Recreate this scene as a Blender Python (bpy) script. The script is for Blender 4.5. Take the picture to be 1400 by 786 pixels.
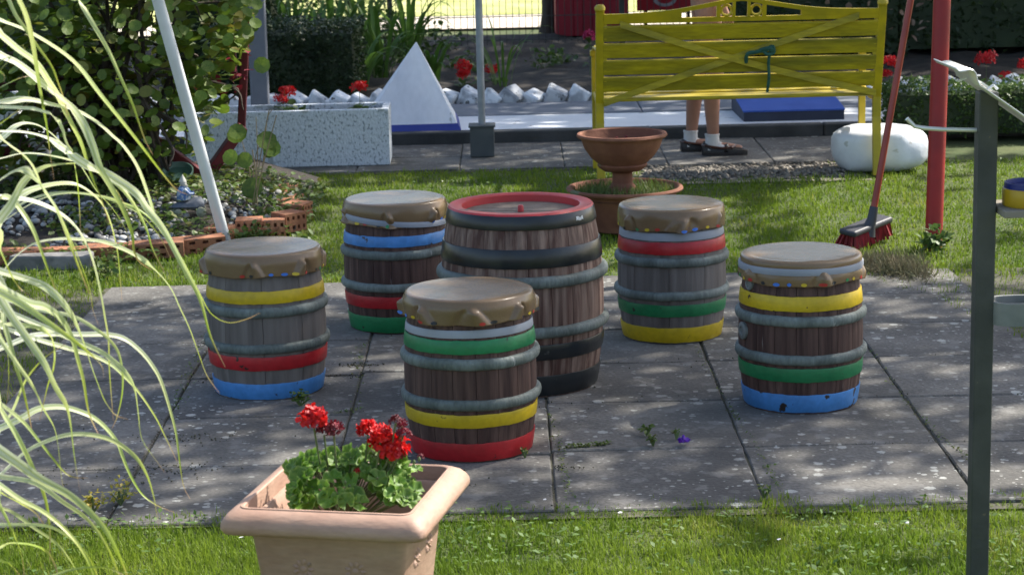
import bpy, bmesh, math, random
import numpy as np
from mathutils import Vector, Matrix, Euler, Quaternion, noise

# ------------------------------------------------------------------ scene, camera, light
for o in list(bpy.data.objects): bpy.data.objects.remove(o)
SC = bpy.context.scene
COL = SC.collection
PI = math.pi
R = math.radians
CAM_H = 1.7; FPX = 3000.0
PITCH = math.atan(603/3000); ROLL = R(1.3)
cam = bpy.data.cameras.new('camera'); camo = bpy.data.objects.new('camera', cam); COL.objects.link(camo)
cam.sensor_width = 36; cam.lens = FPX/1400*36; cam.clip_start = .1; cam.clip_end = 3000
camo.matrix_world = Matrix.Translation((0, 0, CAM_H)) @ Matrix.Rotation(PI/2-PITCH, 4, 'X') @ Matrix.Rotation(-ROLL, 4, 'Z')
cam.dof.use_dof = True; cam.dof.focus_distance = 6.7; cam.dof.aperture_fstop = 10
SC.camera = camo

SUN_AZ = R(57); SUN_EL = R(47)       # azimuth clockwise from +Y (into the picture) towards +X
SUN = Vector((math.sin(SUN_AZ)*math.cos(SUN_EL), math.cos(SUN_AZ)*math.cos(SUN_EL), math.sin(SUN_EL)))
w = bpy.data.worlds.new("World"); SC.world = w; w.use_nodes = True
nt = w.node_tree; nt.nodes.clear()
sk = nt.nodes.new('ShaderNodeTexSky'); sk.sky_type = 'NISHITA'; sk.sun_disc = False
sk.sun_elevation = SUN_EL; sk.sun_rotation = SUN_AZ; sk.air_density = 1.0; sk.dust_density = 2.4; sk.ozone_density = .8
bg = nt.nodes.new('ShaderNodeBackground'); bg.inputs[1].default_value = .122
wo = nt.nodes.new('ShaderNodeOutputWorld'); nt.links.new(sk.outputs[0], bg.inputs[0]); nt.links.new(bg.outputs[0], wo.inputs[0])
sl = bpy.data.lights.new('sun', 'SUN'); sl.energy = 4.2; sl.angle = R(.55); sl.color = (1, .95, .86)
so = bpy.data.objects.new('sun', sl); COL.objects.link(so)
so.rotation_euler = (-SUN).to_track_quat('-Z', 'Y').to_euler()
SC.view_settings.view_transform = 'Standard'; SC.view_settings.look = 'None'
SC.view_settings.gamma = 1; SC.view_settings.exposure = 1.16
SC.render.engine = 'CYCLES'

random.seed(4); RN = np.random.default_rng(7)
def U(a, b): return random.uniform(a, b)

# ------------------------------------------------------------------ measuring helpers (pixel of the photograph -> metres)
def ray(px, py):
    u = px-700; v = py-393
    c, s = math.cos(ROLL), math.sin(ROLL)
    u2 = u*c-v*s; v2 = u*s+v*c
    cp, sp = math.cos(PITCH), math.sin(PITCH)
    return Vector((u2, FPX*cp-v2*sp, -FPX*sp-v2*cp))/FPX
def G(px, py, z=0.):
    d = ray(px, py); return Vector((0, 0, CAM_H))+d*((z-CAM_H)/d.z)
def D(px, py, Y):
    d = ray(px, py); return Vector((0, 0, CAM_H))+d*(Y/d.y)

# ------------------------------------------------------------------ materials
MATS = {}
def mat(name, c1, c2=None, scale=6, rough=.6, bump=0., bscale=60, stretch=(1, 1, 1), metal=0., thr=(.35, .65),
        transl=0., rnd=0., spec=.5, coords='Object', chips=None, fine=0., coat=0., attr=None, detail=5):
    """c1/c2 mixed by noise; chips=(colour, threshold, scale); rnd varies value per object; attr varies per leaf"""
    m = bpy.data.materials.new(name); m.use_nodes = True; t = m.node_tree; N = t.nodes; L = t.links
    b = N['Principled BSDF']; b.inputs['Roughness'].default_value = rough; b.inputs['Metallic'].default_value = metal
    b.inputs['Specular IOR Level'].default_value = spec; b.inputs['Coat Weight'].default_value = coat
    tc = N.new('ShaderNodeTexCoord'); mp = N.new('ShaderNodeMapping'); mp.inputs['Scale'].default_value = stretch
    oi = N.new('ShaderNodeObjectInfo')
    add = N.new('ShaderNodeVectorMath'); add.operation = 'ADD'
    sc3 = N.new('ShaderNodeVectorMath'); sc3.operation = 'SCALE'; sc3.inputs['Scale'].default_value = 0 if coords == 'World' else 37.
    cv = N.new('ShaderNodeCombineXYZ')
    for i in range(3): L.new(oi.outputs['Random'], cv.inputs[i])
    L.new(cv.outputs[0], sc3.inputs[0])
    if coords == 'World':
        gn = N.new('ShaderNodeNewGeometry'); L.new(gn.outputs['Position'], mp.inputs[0])
    else: L.new(tc.outputs['Object'], mp.inputs[0])
    L.new(mp.outputs[0], add.inputs[0]); L.new(sc3.outputs[0], add.inputs[1])
    P = add.outputs[0]
    def nz(s, d=4):
        n = N.new('ShaderNodeTexNoise'); n.inputs['Scale'].default_value = s; n.inputs['Detail'].default_value = d
        L.new(P, n.inputs['Vector']); return n.outputs['Fac']
    def mr(src, a, bb, lo=0., hi=1.):
        n = N.new('ShaderNodeMapRange'); n.inputs[1].default_value = a; n.inputs[2].default_value = bb
        n.inputs[3].default_value = lo; n.inputs[4].default_value = hi; L.new(src, n.inputs[0]); return n.outputs[0]
    def mix(f, A, B, mode='MIX'):
        n = N.new('ShaderNodeMix'); n.data_type = 'RGBA'; n.blend_type = mode
        for k, v in ((0, f), (6, A), (7, B)):
            if hasattr(v, 'links'): L.new(v, n.inputs[k])
            else: n.inputs[k].default_value = v if k == 0 else (*v[:3], 1)
        return n.outputs[2]
    col = mix(mr(nz(scale, detail), *thr), c1, c2) if c2 else None
    if col is None:
        r_ = N.new('ShaderNodeRGB'); r_.outputs[0].default_value = (*c1, 1); col = r_.outputs[0]
    if fine:
        col = mix(1.0, col, mix(mr(nz(bscale*1.3, 3), .3, .7), (1-fine,)*3, (1+fine,)*3), 'MULTIPLY')
    if chips:
        col = mix(mr(nz(chips[2], 6), chips[1], chips[1]+.03), col, chips[0])
    if rnd:
        col = mix(1.0, col, mix(oi.outputs['Random'], (1-rnd,)*3, (1+rnd,)*3), 'MULTIPLY')
    if attr:
        at = N.new('ShaderNodeAttribute'); at.attribute_name = 'rnd'
        col = mix(mr(at.outputs['Fac'], attr[1], attr[2]), col, attr[0])
    L.new(col, b.inputs['Base Color'])
    if bump:
        bp = N.new('ShaderNodeBump'); bp.inputs['Strength'].default_value = min(1, bump); bp.inputs['Distance'].default_value = .004*max(1, bump)
        L.new(nz(bscale, 6), bp.inputs['Height']); L.new(bp.outputs[0], b.inputs['Normal'])
    if transl:
        tr = N.new('ShaderNodeBsdfTranslucent'); L.new(col, tr.inputs[0]); ms = N.new('ShaderNodeMixShader'); ms.inputs[0].default_value = transl
        L.new(b.outputs[0], ms.inputs[1]); L.new(tr.outputs[0], ms.inputs[2]); L.new(ms.outputs[0], N['Material Output'].inputs[0])
    m['col'] = 1; MATS[name] = (m, N, L, P, nz, mr, mix, b, col)
    return m

def slab_mat():
    m = mat('weathered_concrete', (.072, .068, .062), (.160, .151, .136), 2.6, .85, .7, 70, coords='World', thr=(.34, .66), fine=.30)
    _, N, L, P, nz, mr, mix, b, col = MATS['weathered_concrete']
    oi = N.new('ShaderNodeObjectInfo')
    col = mix(1., col, mix(oi.outputs['Random'], (.78, .78, .79), (1.16, 1.15, 1.12)), 'MULTIPLY')
    col = mix(mr(nz(5.5, 8), .50, .68, 0, .6), col, (.052, .050, .047)); col = mix(mr(nz(.9, 5), .45, .70, 0, .5), col, (.10, .092, .078)); col = mix(mr(nz(13, 6), .56, .64, 0, .35), col, (.25, .24, .22))
    def spots(scale, thr_hi, keep, colr, src):
        v = N.new('ShaderNodeTexVoronoi'); v.inputs['Scale'].default_value = scale; L.new(P, v.inputs['Vector'])
        sx = N.new('ShaderNodeSeparateColor'); L.new(v.outputs['Color'], sx.inputs[0])
        # radius differs for each spot, the edge is frayed by fine noise
        f = N.new('ShaderNodeMath'); f.operation = 'MULTIPLY'; L.new(sx.outputs[1], f.inputs[0]); f.inputs[1].default_value = thr_hi
        g0 = N.new('ShaderNodeMath'); g0.operation = 'MULTIPLY_ADD'; L.new(nz(140, 3), g0.inputs[0]); g0.inputs[1].default_value = -.28; L.new(f.outputs[0], g0.inputs[2])
        g_ = N.new('ShaderNodeMath'); g_.operation = 'ADD'; L.new(g0.outputs[0], g_.inputs[0]); g_.inputs[1].default_value = .12
        d = N.new('ShaderNodeMath'); d.operation = 'SUBTRACT'; L.new(g_.outputs[0], d.inputs[0]); L.new(v.outputs['Distance'], d.inputs[1])
        a = mr(d.outputs[0], 0, .06); k = mr(sx.outputs[0], keep, keep+.02)
        q = N.new('ShaderNodeMath'); q.operation = 'MULTIPLY'; L.new(a, q.inputs[0]); L.new(k, q.inputs[1])
        q2 = N.new('ShaderNodeMath'); q2.operation = 'MULTIPLY'; L.new(q.outputs[0], q2.inputs[0]); L.new(mr(nz(1.5, 3), .36, .62, .08, .72), q2.inputs[1])
        return mix(q2.outputs[0], src, colr)
    col = spots(19, .42, .58, (.52, .52, .47), col)
    col = spots(33, .42, .60, (.48, .48, .43), col)
    col = spots(60, .40, .66, (.46, .46, .42), col)
    col = spots(31, .30, .86, (.035, .034, .03), col)
    L.new(col, b.inputs['Base Color'])
    return m

M = {}
M['slab'] = slab_mat()
M['soil'] = mat('garden_soil', (.018, .015, .012), (.042, .033, .026), 9, .95, 1.5, 45, coords='World', fine=.3)
M['lawn'] = mat('lawn_soil', (.045, .07, .014), (.085, .10, .03), 5, .95, 1, 60, coords='World', fine=.3)
M['gravel'] = mat('gravel', (.16, .14, .12), (.30, .27, .22), 55, .9, 2, 80, coords='World')
M['pathfar'] = mat('sandy_path', (.50, .44, .36), (.62, .56, .46), 3, .95, .4, 30, coords='World')
M['lawnfar'] = mat('sunlit_far_lawn', (.30, .34, .08), (.50, .50, .20), 2.2, .95, .6, 20, coords='World')  # strong sun on the far lawn put into a pale yellow base
M['jointsoil'] = mat('joint_soil', (.05, .047, .036), (.11, .105, .065), 14, .95, 1, 60, coords='World')
M['lane'] = mat('white_lane_paint', (.70, .71, .74), (.80, .81, .83), 2.5, .6, .1, 30, coords='World', chips=((.35, .35, .36), .66, 9))
M['kerb'] = mat('dark_kerb', (.035, .036, .036), (.07, .07, .068), 6, .85, .6, 40, coords='World')
M['kerbback'] = mat('grey_back_kerb', (.13, .15, .18), (.19, .20, .23), 4, .85, .4, 40, coords='World')
M['sett'] = mat('whitewashed_stone', (.40, .41, .43), (.78, .79, .81), 12, .8, .8, 40, rnd=.22, thr=(.38, .52), chips=((.12, .12, .12), .63, 22))
M['brick'] = mat('red_brick', (.30, .115, .055), (.42, .19, .10), 16, .9, .8, 90, rnd=.25, chips=((.12, .08, .06), .62, 30))
M['pebble'] = mat('pebble', (.22, .22, .21), (.46, .46, .44), 12, .75, .2, 40, coords='World', attr=((.10, .10, .10), .45, .75))
M['rock'] = mat('grey_rock', (.10, .10, .10), (.22, .21, .20), 14, .85, 1.2, 30, rnd=.2)
M['boulder'] = mat('white_painted_stone', (.60, .62, .65), (.76, .78, .81), 7, .45, .5, 30, chips=((.50, .50, .47), .66, 18))
M['rough_white'] = mat('white_roughcast', (.70, .74, .78), (.30, .34, .37), 75, .9, 2.0, 80, thr=(.54, .64), stretch=(1, 1, .7), detail=8, chips=((.40, .43, .42), .63, 9))
M['pyr'] = mat('white_obstacle_paint', (.70, .72, .77), (.84, .85, .88), 5, .6, .3, 24, stretch=(1, 1, .35), chips=((.50, .51, .50), .68, 11), fine=.04)
M['blue'] = mat('blue_paint', (.02, .035, .22), (.03, .05, .30), 4, .55)
M['bluetop'] = mat('blue_ramp_felt', (.035, .095, .40), (.045, .115, .46), 6, .8)
M['navy'] = mat('navy_side', (.02, .025, .05), (.03, .04, .07), 6, .7)
M['yellow_wood'] = mat('yellow_wood_paint', (.43, .325, .006), (.17, .15, .012), 7, .5, .5, 40, stretch=(.25, 1, 1.5), thr=(.42, .72), fine=.2)
M['yellow_metal'] = mat('yellow_metal_paint', (.56, .40, .008), (.38, .29, .01), 10, .45, .1, 30)
M['galv'] = mat('galvanised_steel', (.30, .33, .37), (.40, .43, .47), 14, .45, .1, 40, metal=.4)
M['darkgrey'] = mat('dark_grey_socket', (.06, .07, .075), (.09, .10, .10), 8, .7, .3, 30)
M['whitepole'] = mat('white_pole_paint', (.80, .82, .83), (.68, .70, .71), 7, .4, .05, 20)
M['redpole'] = mat('red_pole_paint', (.36, .013, .009), (.27, .011, .009), 7, .5, .1, 30, chips=((.10, .04, .03), .70, 25))
M['redwood'] = mat('dark_red_wood_paint', (.17, .012, .014), (.09, .008, .01), 8, .6, .4, 30, stretch=(1, 1, .3))
M['redbox'] = mat('red_board_paint', (.42, .012, .03), (.34, .012, .025), 3, .6)
M['broomstick'] = mat('red_varnished_handle', (.36, .055, .03), (.28, .035, .02), 6, .35)
M['black_plastic'] = mat('black_plastic', (.045, .045, .055), None, rough=.45)
M['bristle'] = mat('red_bristle', (.32, .015, .02), (.14, .008, .01), 60, .7, 1, 120, stretch=(1, 1, .1))
M['terracotta'] = mat('terracotta', (.17, .062, .034), (.27, .115, .062), 9, .85, .5, 50, thr=(.4, .7), chips=((.14, .15, .08), .64, 7))
M['planter'] = mat('terracotta_plastic', (.37, .225, .16), (.42, .275, .20), 9, .6, .45, 30, stretch=(1, 1, 3), fine=.08, chips=((.30, .20, .14), .66, 7))
M['postgreen'] = mat('green_grey_steel', (.048, .052, .048), (.075, .078, .070), 10, .55, .3, 50, metal=.2, chips=((.13, .11, .08), .7, 40))
M['aluminium'] = mat('bare_aluminium', (.78, .78, .74), (.66, .66, .62), 8, .38, .1, 30, metal=.55)
M['greywood'] = mat('weathered_grey_wood', (.20, .17, .13), (.30, .27, .22), 12, .85, .6, 60, stretch=(.2, 1, 1))
M['tin_yellow'] = mat('yellow_tin', (.60, .42, .012), (.48, .30, .012), 8, .4, .2, 20, chips=((.12, .05, .02), .66, 18))
M['tin_blue'] = mat('blue_tin', (.02, .03, .18), None, rough=.4)
M['cup'] = mat('grey_green_cast', (.15, .165, .155), (.24, .25, .24), 14, .6, .3, 40, metal=.2)
M['vinyl'] = mat('brown_vinyl_cover', (.180, .112, .054), (.205, .132, .068), 4, .27, .12, 160, rnd=.08, spec=.5, fine=.05)
M['strap'] = mat('grey_rubber_strap', (.27, .29, .33), (.34, .36, .40), 8, .55)
M['ring'] = mat('grey_green_rubber_ring', (.085, .103, .090), (.155, .182, .165), 17, .62, .5, 90, rnd=.12, fine=.22, stretch=(1, 1, .3), chips=((.30, .31, .29), .70, 30))
def paint(n, c, dark=(.03, .02, .015), th=.68): return mat(n, c, tuple(x*.72 for x in c), 5, .42, .3, 40, chips=(dark, th, 24), fine=.10)
M['h_yellow'] = paint('yellow_hoop_paint', (.62, .43, .008))
M['h_red'] = paint('red_hoop_paint', (.48, .014, .02))
M['h_green'] = paint('green_hoop_paint', (.014, .21, .07))
M['h_blue'] = paint('blue_hoop_paint', (.075, .27, .62), th=.62)
M['h_black'] = mat('black_hoop_paint', (.010, .012, .013), (.02, .023, .025), 8, .28, .3, 25, chips=((.07, .07, .065), .70, 30))
M['w_brown'] = mat('dark_brown_stave', (.040, .015, .011), (.145, .080, .060), 46, .72, .9, 60, stretch=(1, 1, .07), rnd=.05, thr=(.34, .84), fine=.2, chips=((.20, .16, .14), .70, 60))
M['w_grey'] = mat('weathered_grey_stave', (.095, .078, .068), (.21, .182, .162), 30, .8, .8, 60, stretch=(1, 1, .08), rnd=.07, thr=(.30, .74))
M['w_red'] = mat('red_brown_stave', (.075, .030, .020), (.25, .165, .125), 46, .7, .9, 60, stretch=(1, 1, .06), rnd=.08, fine=.2, thr=(.40, .66))
M['w_lid'] = mat('grey_brown_lid', (.155, .115, .08), (.21, .165, .125), 30, .75, .6, 60, stretch=(.1, 1, 1), rnd=.1)
M['rim_red'] = mat('red_rim_paint', (.50, .035, .035), (.42, .03, .03), 6, .4, .2, 40, chips=((.12, .03, .02), .70, 20))
M['sticker'] = mat('white_sticker', (.7, .72, .72), (.35, .37, .37), 60, .5)
M['cord'] = mat('green_string', (.018, .075, .055), (.03, .12, .09), 40, .8)
for n, c in (('t_yel', (.60, .42, .02)), ('t_red', (.45, .03, .02)), ('t_blu', (.05, .18, .60)), ('t_grn', (.03, .22, .07)), ('t_blk', (.015, .015, .015))):
    M[n] = mat('print_'+n, c, None, rough=.5)
# vegetation
M['grass'] = mat('lawn_grass_blade', (.120, .200, .016), (.205, .285, .028), 1.6, .55, coords='World', transl=.45, attr=((.27, .29, .05), .68, 1.0), spec=.25)
M['weed'] = mat('small_weed_leaf', (.07, .13, .02), (.12, .18, .035), 30, .5, coords='World', transl=.35, attr=((.17, .17, .04), .6, 1.))
M['joint_bits'] = mat('moss_and_grit', (.06, .065, .03), (.13, .11, .075), 60, .9, coords='World', attr=((.035, .03, .022), .4, .8))
M['clover'] = mat('clover_leaf', (.07, .14, .02), (.11, .19, .035), 30, .65, coords='World', transl=.3, attr=((.12, .18, .04), .7, 1.))
M['yellowplant'] = mat('yellow_plant_leaf', (.40, .30, .02), (.22, .24, .03), 30, .5, transl=.3)
M['bushleaf'] = mat('round_bush_leaf', (.085, .155, .016), (.15, .21, .025), 9, .5, transl=.38, rnd=.3, attr=((.20, .17, .03), .72, 1.), fine=.15, bscale=40)
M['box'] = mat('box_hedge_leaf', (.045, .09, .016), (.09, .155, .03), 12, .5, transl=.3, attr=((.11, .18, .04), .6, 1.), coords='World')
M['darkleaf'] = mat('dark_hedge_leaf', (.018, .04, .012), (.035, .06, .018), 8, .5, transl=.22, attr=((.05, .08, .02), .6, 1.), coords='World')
M['dryleaf'] = mat('dry_hanging_leaf', (.32, .20, .14), (.45, .33, .25), 12, .7, transl=.3)
M['strapleaf'] = mat('strap_plant_leaf', (.07, .16, .022), (.12, .22, .04), 7, .45, transl=.38, attr=((.12, .2, .04), .5, 1.), coords='World')
M['treeleaf'] = mat('tree_leaf', (.05, .10, .02), (.08, .13, .03), 3, .5, transl=.3, coords='World')
M['bark'] = mat('tree_bark', (.035, .026, .020), (.085, .066, .05), 14, .95, 2, 30, stretch=(1, 1, .25))
M['stem'] = mat('green_stem', (.10, .16, .045), (.14, .17, .07), 20, .6, transl=.1)
M['drystem'] = mat('dry_brown_stem', (.20, .15, .08), (.28, .22, .12), 20, .8)
M['deadgrass'] = mat('dead_grass', (.16, .13, .075), (.11, .12, .06), 20, .9, transl=.2, coords='World')
M['petal'] = mat('red_geranium_petal', (.74, .012, .010), (.50, .006, .012), 26, .5, transl=.3, rnd=.12)
M['petal_dark'] = mat('wilted_dark_red_petal', (.24, .008, .022), (.10, .01, .02), 30, .6, transl=.2)
M['petal_pink'] = mat('pink_petal', (.62, .03, .14), (.45, .02, .10), 30, .6, transl=.2)
M['purple'] = mat('purple_petal', (.16, .03, .50), (.06, .01, .22), 40, .5, transl=.3)
M['skin'] = mat('skin', (.40, .205, .14), (.34, .165, .11), 9, .5)
M['sock'] = mat('white_sock', (.70, .69, .68), (.62, .61, .60), 30, .9, .3, 200)
M['shoe'] = mat('black_leather', (.012, .010, .012), (.02, .016, .018), 20, .4)
M['shoe_brown'] = mat('brown_leather', (.10, .032, .014), (.06, .02, .01), 20, .4)
M['dress'] = mat('pale_cloth', (.62, .60, .55), (.55, .53, .48), 8, .9, .3, 120)
M['hair'] = mat('grey_brown_hair', (.09, .06, .04), (.15, .11, .08), 60, .6, stretch=(1, 1, .1))
M['fig_blue'] = mat('figurine_blue', (.05, .13, .32), (.30, .36, .42), 60, .5, thr=(.45, .55))
M['fig_white'] = mat('figurine_pale', (.50, .50, .45), (.34, .33, .28), 40, .6)
M['fig_grey'] = mat('figurine_slate', (.07, .085, .11), (.12, .13, .15), 30, .6, .5, 40)
M['fig_stone'] = mat('figurine_wheel', (.28, .28, .20), (.20, .21, .14), 40, .8)
M['teal'] = mat('green_glaze', (.06, .13, .10), (.11, .19, .15), 10, .35)

# leaf of the geranium: dark zone ring and pale edge (leaf markings), driven by distance from the middle
def geranium_mat():
    m = mat('geranium_leaf', (.085, .20, .014), (.15, .28, .025), 50, .5, transl=.32, rnd=.25)
    _, N, L, P, nz, mr, mix, b, col = MATS['geranium_leaf']
    at = N.new('ShaderNodeAttribute'); at.attribute_name = 'rnd'
    c = mix(mr(at.outputs['Fac'], .78, 1., 0, .6), col, (.34, .46, .12))
    c = mix(mr(at.outputs['Fac'], .25, .0, 0, .5), c, (.14, .24, .05))
    L.new(c, b.inputs['Base Color'])
    for n in N:
        if n.type == 'BSDF_TRANSLUCENT': L.new(c, n.inputs[0])
    return m
M['gleaf'] = geranium_mat()
# striped blade of the big ornamental grass: 'rnd' runs across, 'len' along
def blade_mat():
    m = mat('striped_grass_blade', (.42, .47, .06), (.27, .38, .04), 7, .42, transl=.42, rnd=.2)
    _, N, L, P, nz, mr, mix, b, col = MATS['striped_grass_blade']
    ac = N.new('ShaderNodeAttribute'); ac.attribute_name = 'rnd'
    al = N.new('ShaderNodeAttribute'); al.attribute_name = 'len'
    oi = N.new('ShaderNodeObjectInfo')
    # white stripes, widened towards the base to paint in sunlit white
    s = N.new('ShaderNodeMath'); s.operation = 'SINE'
    q = N.new('ShaderNodeMath'); q.operation = 'MULTIPLY_ADD'; L.new(ac.outputs['Fac'], q.inputs[0]); q.inputs[1].default_value = 13.; L.new(oi.outputs['Random'], q.inputs[2])
    L.new(q.outputs[0], s.inputs[0])
    wf = mr(s.outputs[0], -.8, -.1, .45, 1)
    wl = mr(al.outputs['Fac'], .92, .45, .0, 1.)
    mm = N.new('ShaderNodeMath'); mm.operation = 'MULTIPLY'; L.new(wf, mm.inputs[0]); L.new(wl, mm.inputs[1])
    m3 = N.new('ShaderNodeMath'); m3.operation = 'MULTIPLY'; L.new(mm.outputs[0], m3.inputs[0]); L.new(mr(oi.outputs['Random'], -.1, .18), m3.inputs[1])
    c = mix(m3.outputs[0], col, (.93, .93, .82))
    c = mix(mr(al.outputs['Fac'], .93, .985, 0, 1), c, (.36, .22, .12))
    L.new(c, b.inputs['Base Color'])
    for n in N:
        if n.type == 'BSDF_TRANSLUCENT': L.new(c, n.inputs[0])
    return m
M['blade'] = blade_mat()

# ------------------------------------------------------------------ mesh helpers
class MB:
    def __init__(s): s.v = []; s.f = []; s.mi = []
    def add(s, vs, fs, mi=0):
        o = len(s.v); s.v += [tuple(v) for v in vs]; s.f += [tuple(i+o for i in f) for f in fs]; s.mi += [mi]*len(fs); return s
    def box(s, c, size, rot=None, mi=0, jit=0):
        x, y, z = [k/2 for k in size]
        vs = [Vector((a*x, b*y, d*z)) for a in (-1, 1) for b in (-1, 1) for d in (-1, 1)]
        if jit: vs = [v+Vector((U(-jit, jit), U(-jit, jit), U(-jit, jit))) for v in vs]
        if rot is not None: vs = [rot @ v for v in vs]
        c = Vector(c); vs = [v+c for v in vs]
        return s.add(vs, [(0, 1, 3, 2), (4, 6, 7, 5), (0, 4, 5, 1), (2, 3, 7, 6), (0, 2, 6, 4), (1, 5, 7, 3)], mi)
    def tube(s, pts, rad, n=8, cap=True, flat=None, mi=0):
        pts = [Vector(p) for p in pts]; k = len(pts)
        if not hasattr(rad, '__len__'): rad = [rad]*k
        o = []; up = None
        for i, p in enumerate(pts):
            t = (pts[min(i+1, k-1)]-pts[max(i-1, 0)]).normalized()
            if up is None:
                up = t.orthogonal().normalized() if abs(t.z) > .95 else Vector((0, 0, 1))
            sd = t.cross(up)
            if sd.length < 1e-5: sd = t.orthogonal()
            sd.normalize(); up = sd.cross(t).normalized()
            for j in range(n):
                a = 2*PI*j/n
                ru = rad[i]*(flat or 1)
                o.append(p+sd*math.cos(a)*rad[i]+up*math.sin(a)*ru)
        fs = [(i*n+j, i*n+(j+1) % n, (i+1)*n+(j+1) % n, (i+1)*n+j) for i in range(k-1) for j in range(n)]
        if cap: fs += [tuple(range(n))[::-1], tuple((k-1)*n+j for j in range(n))]
        return s.add(o, fs, mi)
    def lathe(s, prof, n=48, c=(0, 0, 0), mi=0, closed=False, fr=None):
        o = []
        for (r, z) in prof:
            for j in range(n):
                a = 2*PI*j/n; rr = r if fr is None else fr(r, z, a)
                o.append((c[0]+rr*math.cos(a), c[1]+rr*math.sin(a), c[2]+z))
        k = len(prof); fs = []
        for i in range(k-1+(1 if closed else 0)):
            i2 = (i+1) % k
            for j in range(n): fs.append((i*n+j, i*n+(j+1) % n, i2*n+(j+1) % n, i2*n+j))
        return s.add(o, fs, mi)
    def disc(s, r, z, n=48, c=(0, 0), up=True, mi=0):
        vs = [(c[0]+r*math.cos(2*PI*j/n), c[1]+r*math.sin(2*PI*j/n), z) for j in range(n)]
        return s.add(vs, [tuple(range(n)) if up else tuple(range(n))[::-1]], mi)
    def mesh(s, name):
        me = bpy.data.meshes.new(name); me.from_pydata(s.v, [], s.f)
        if any(s.mi): me.polygons.foreach_set('material_index', s.mi)
        me.update(); return me

def link(name, me, mats=None, parent=None, smooth=True, bevel=0, loc=None, rot=None, subsurf=0, solid=0, label=None, kind=None, recalc=True):
    if isinstance(me, MB): me = me.mesh(name)
    if recalc and len(me.polygons) < 60000:
        bm = bmesh.new(); bm.from_mesh(me); bmesh.ops.recalc_face_normals(bm, faces=bm.faces); bm.to_mesh(me); bm.free()
    if mats is not None and not len(me.materials):
        for m in (mats if isinstance(mats, (list, tuple)) else [mats]): me.materials.append(M[m] if isinstance(m, str) else m)
    o = bpy.data.objects.new(name, me); COL.objects.link(o)
    if parent is not None: o.parent = parent
    if smooth:
        me.polygons.foreach_set('use_smooth', [True]*len(me.polygons))
        try: me.set_sharp_from_angle(angle=R(38))
        except Exception: pass
    if bevel:
        b = o.modifiers.new('b', 'BEVEL'); b.width = bevel; b.segments = 2; b.limit_method = 'ANGLE'; b.angle_limit = R(40)
    if solid:
        b = o.modifiers.new('s', 'SOLIDIFY'); b.thickness = solid; b.offset = -1
    if subsurf:
        b = o.modifiers.new('ss', 'SUBSURF'); b.levels = subsurf; b.render_levels = subsurf
    if loc is not None: o.location = loc
    if rot is not None: o.rotation_euler = rot
    if label: o['label'] = label
    if kind: o['kind'] = kind
    return o
def tag(o, label=None, cat=None, group=None, kind=None):
    if label: o['label'] = label
    if cat: o['category'] = cat
    if group: o['group'] = group
    if kind: o['kind'] = kind
    return o
def thing(name, label, cat, loc=(0, 0, 0), rz=0, group=None):
    o = bpy.data.objects.new(name, None); COL.objects.link(o); o.empty_display_size = .05
    o.location = loc; o.rotation_euler = (0, 0, rz) if not hasattr(rz, '__len__') else rz
    return tag(o, label, cat, group)
def copy_tree(o, parent=None):
    c = o.copy(); COL.objects.link(c); c.parent = parent
    for ch in [x for x in list(o.children)]: copy_tree(ch, c)
    return c
def catmull(pts, n=8):
    pts = [Vector(p) for p in pts]; P = [pts[0]*2-pts[1]]+pts+[pts[-1]*2-pts[-2]]; out = []
    for i in range(1, len(P)-2):
        for k in range(n):
            t = k/n; a, b, c, d = P[i-1], P[i], P[i+1], P[i+2]
            out.append(.5*((2*b)+(c-a)*t+(2*a-5*b+4*c-d)*t*t+(3*b-a-3*c+d)*t**3))
    out.append(pts[-1]); return out

# scatter a small template many times into one mesh (numpy)
def rotmats(n, tilt=1.0, ups=None):
    """random orientations; tilt 0 = flat, 1 = any"""
    az = RN.uniform(0, 2*PI, n); ti = np.abs(RN.normal(0, 1, n))*tilt; sp = RN.uniform(0, 2*PI, n)
    def Rz(a): c, s = np.cos(a), np.sin(a); z = np.zeros_like(a); o = np.ones_like(a); return np.stack([np.stack([c, -s, z], -1), np.stack([s, c, z], -1), np.stack([z, z, o], -1)], -2)
    def Rx(a): c, s = np.cos(a), np.sin(a); z = np.zeros_like(a); o = np.ones_like(a); return np.stack([np.stack([o, z, z], -1), np.stack([z, c, -s], -1), np.stack([z, s, c], -1)], -2)
    return Rz(az) @ Rx(ti) @ Rz(sp)
def scatter(name, tv, tf, pos, Rm, scl, matn, parent=None, label=None, kind=None, rnd=None, smooth=False):
    tv = np.array(tv, dtype=np.float32); n = len(pos); k = len(tv)
    scl = np.asarray(scl, dtype=np.float32)
    if scl.ndim == 1: scl = scl[:, None]
    V = (tv[None]*(scl[:, None, :]))
    V = np.einsum('nij,nkj->nki', Rm, V)+np.asarray(pos)[:, None, :]
    V = V.reshape(-1, 3).astype(np.float32)
    me = bpy.data.meshes.new(name)
    ls = np.array([len(f) for f in tf]); li = np.concatenate([np.array(f) for f in tf])
    LI = (li[None]+(np.arange(n)*k)[:, None]).ravel(); LT = np.tile(ls, n); LS = np.concatenate([[0], np.cumsum(LT)[:-1]])
    me.vertices.add(len(V)); me.vertices.foreach_set('co', V.ravel())
    me.loops.add(len(LI)); me.loops.foreach_set('vertex_index', LI.astype(np.int32))
    me.polygons.add(len(LT)); me.polygons.foreach_set('loop_start', LS.astype(np.int32))
    try: me.polygons.foreach_set('loop_total', LT.astype(np.int32))
    except Exception: pass
    me.update(calc_edges=True)
    r = RN.uniform(0, 1, n) if rnd is None else rnd
    at = me.attributes.new('rnd', 'FLOAT', 'POINT'); at.data.foreach_set('value', np.repeat(r, k).astype(np.float32))
    return link(name, me, matn, parent, smooth=smooth, label=label, kind=kind, recalc=False)
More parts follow.
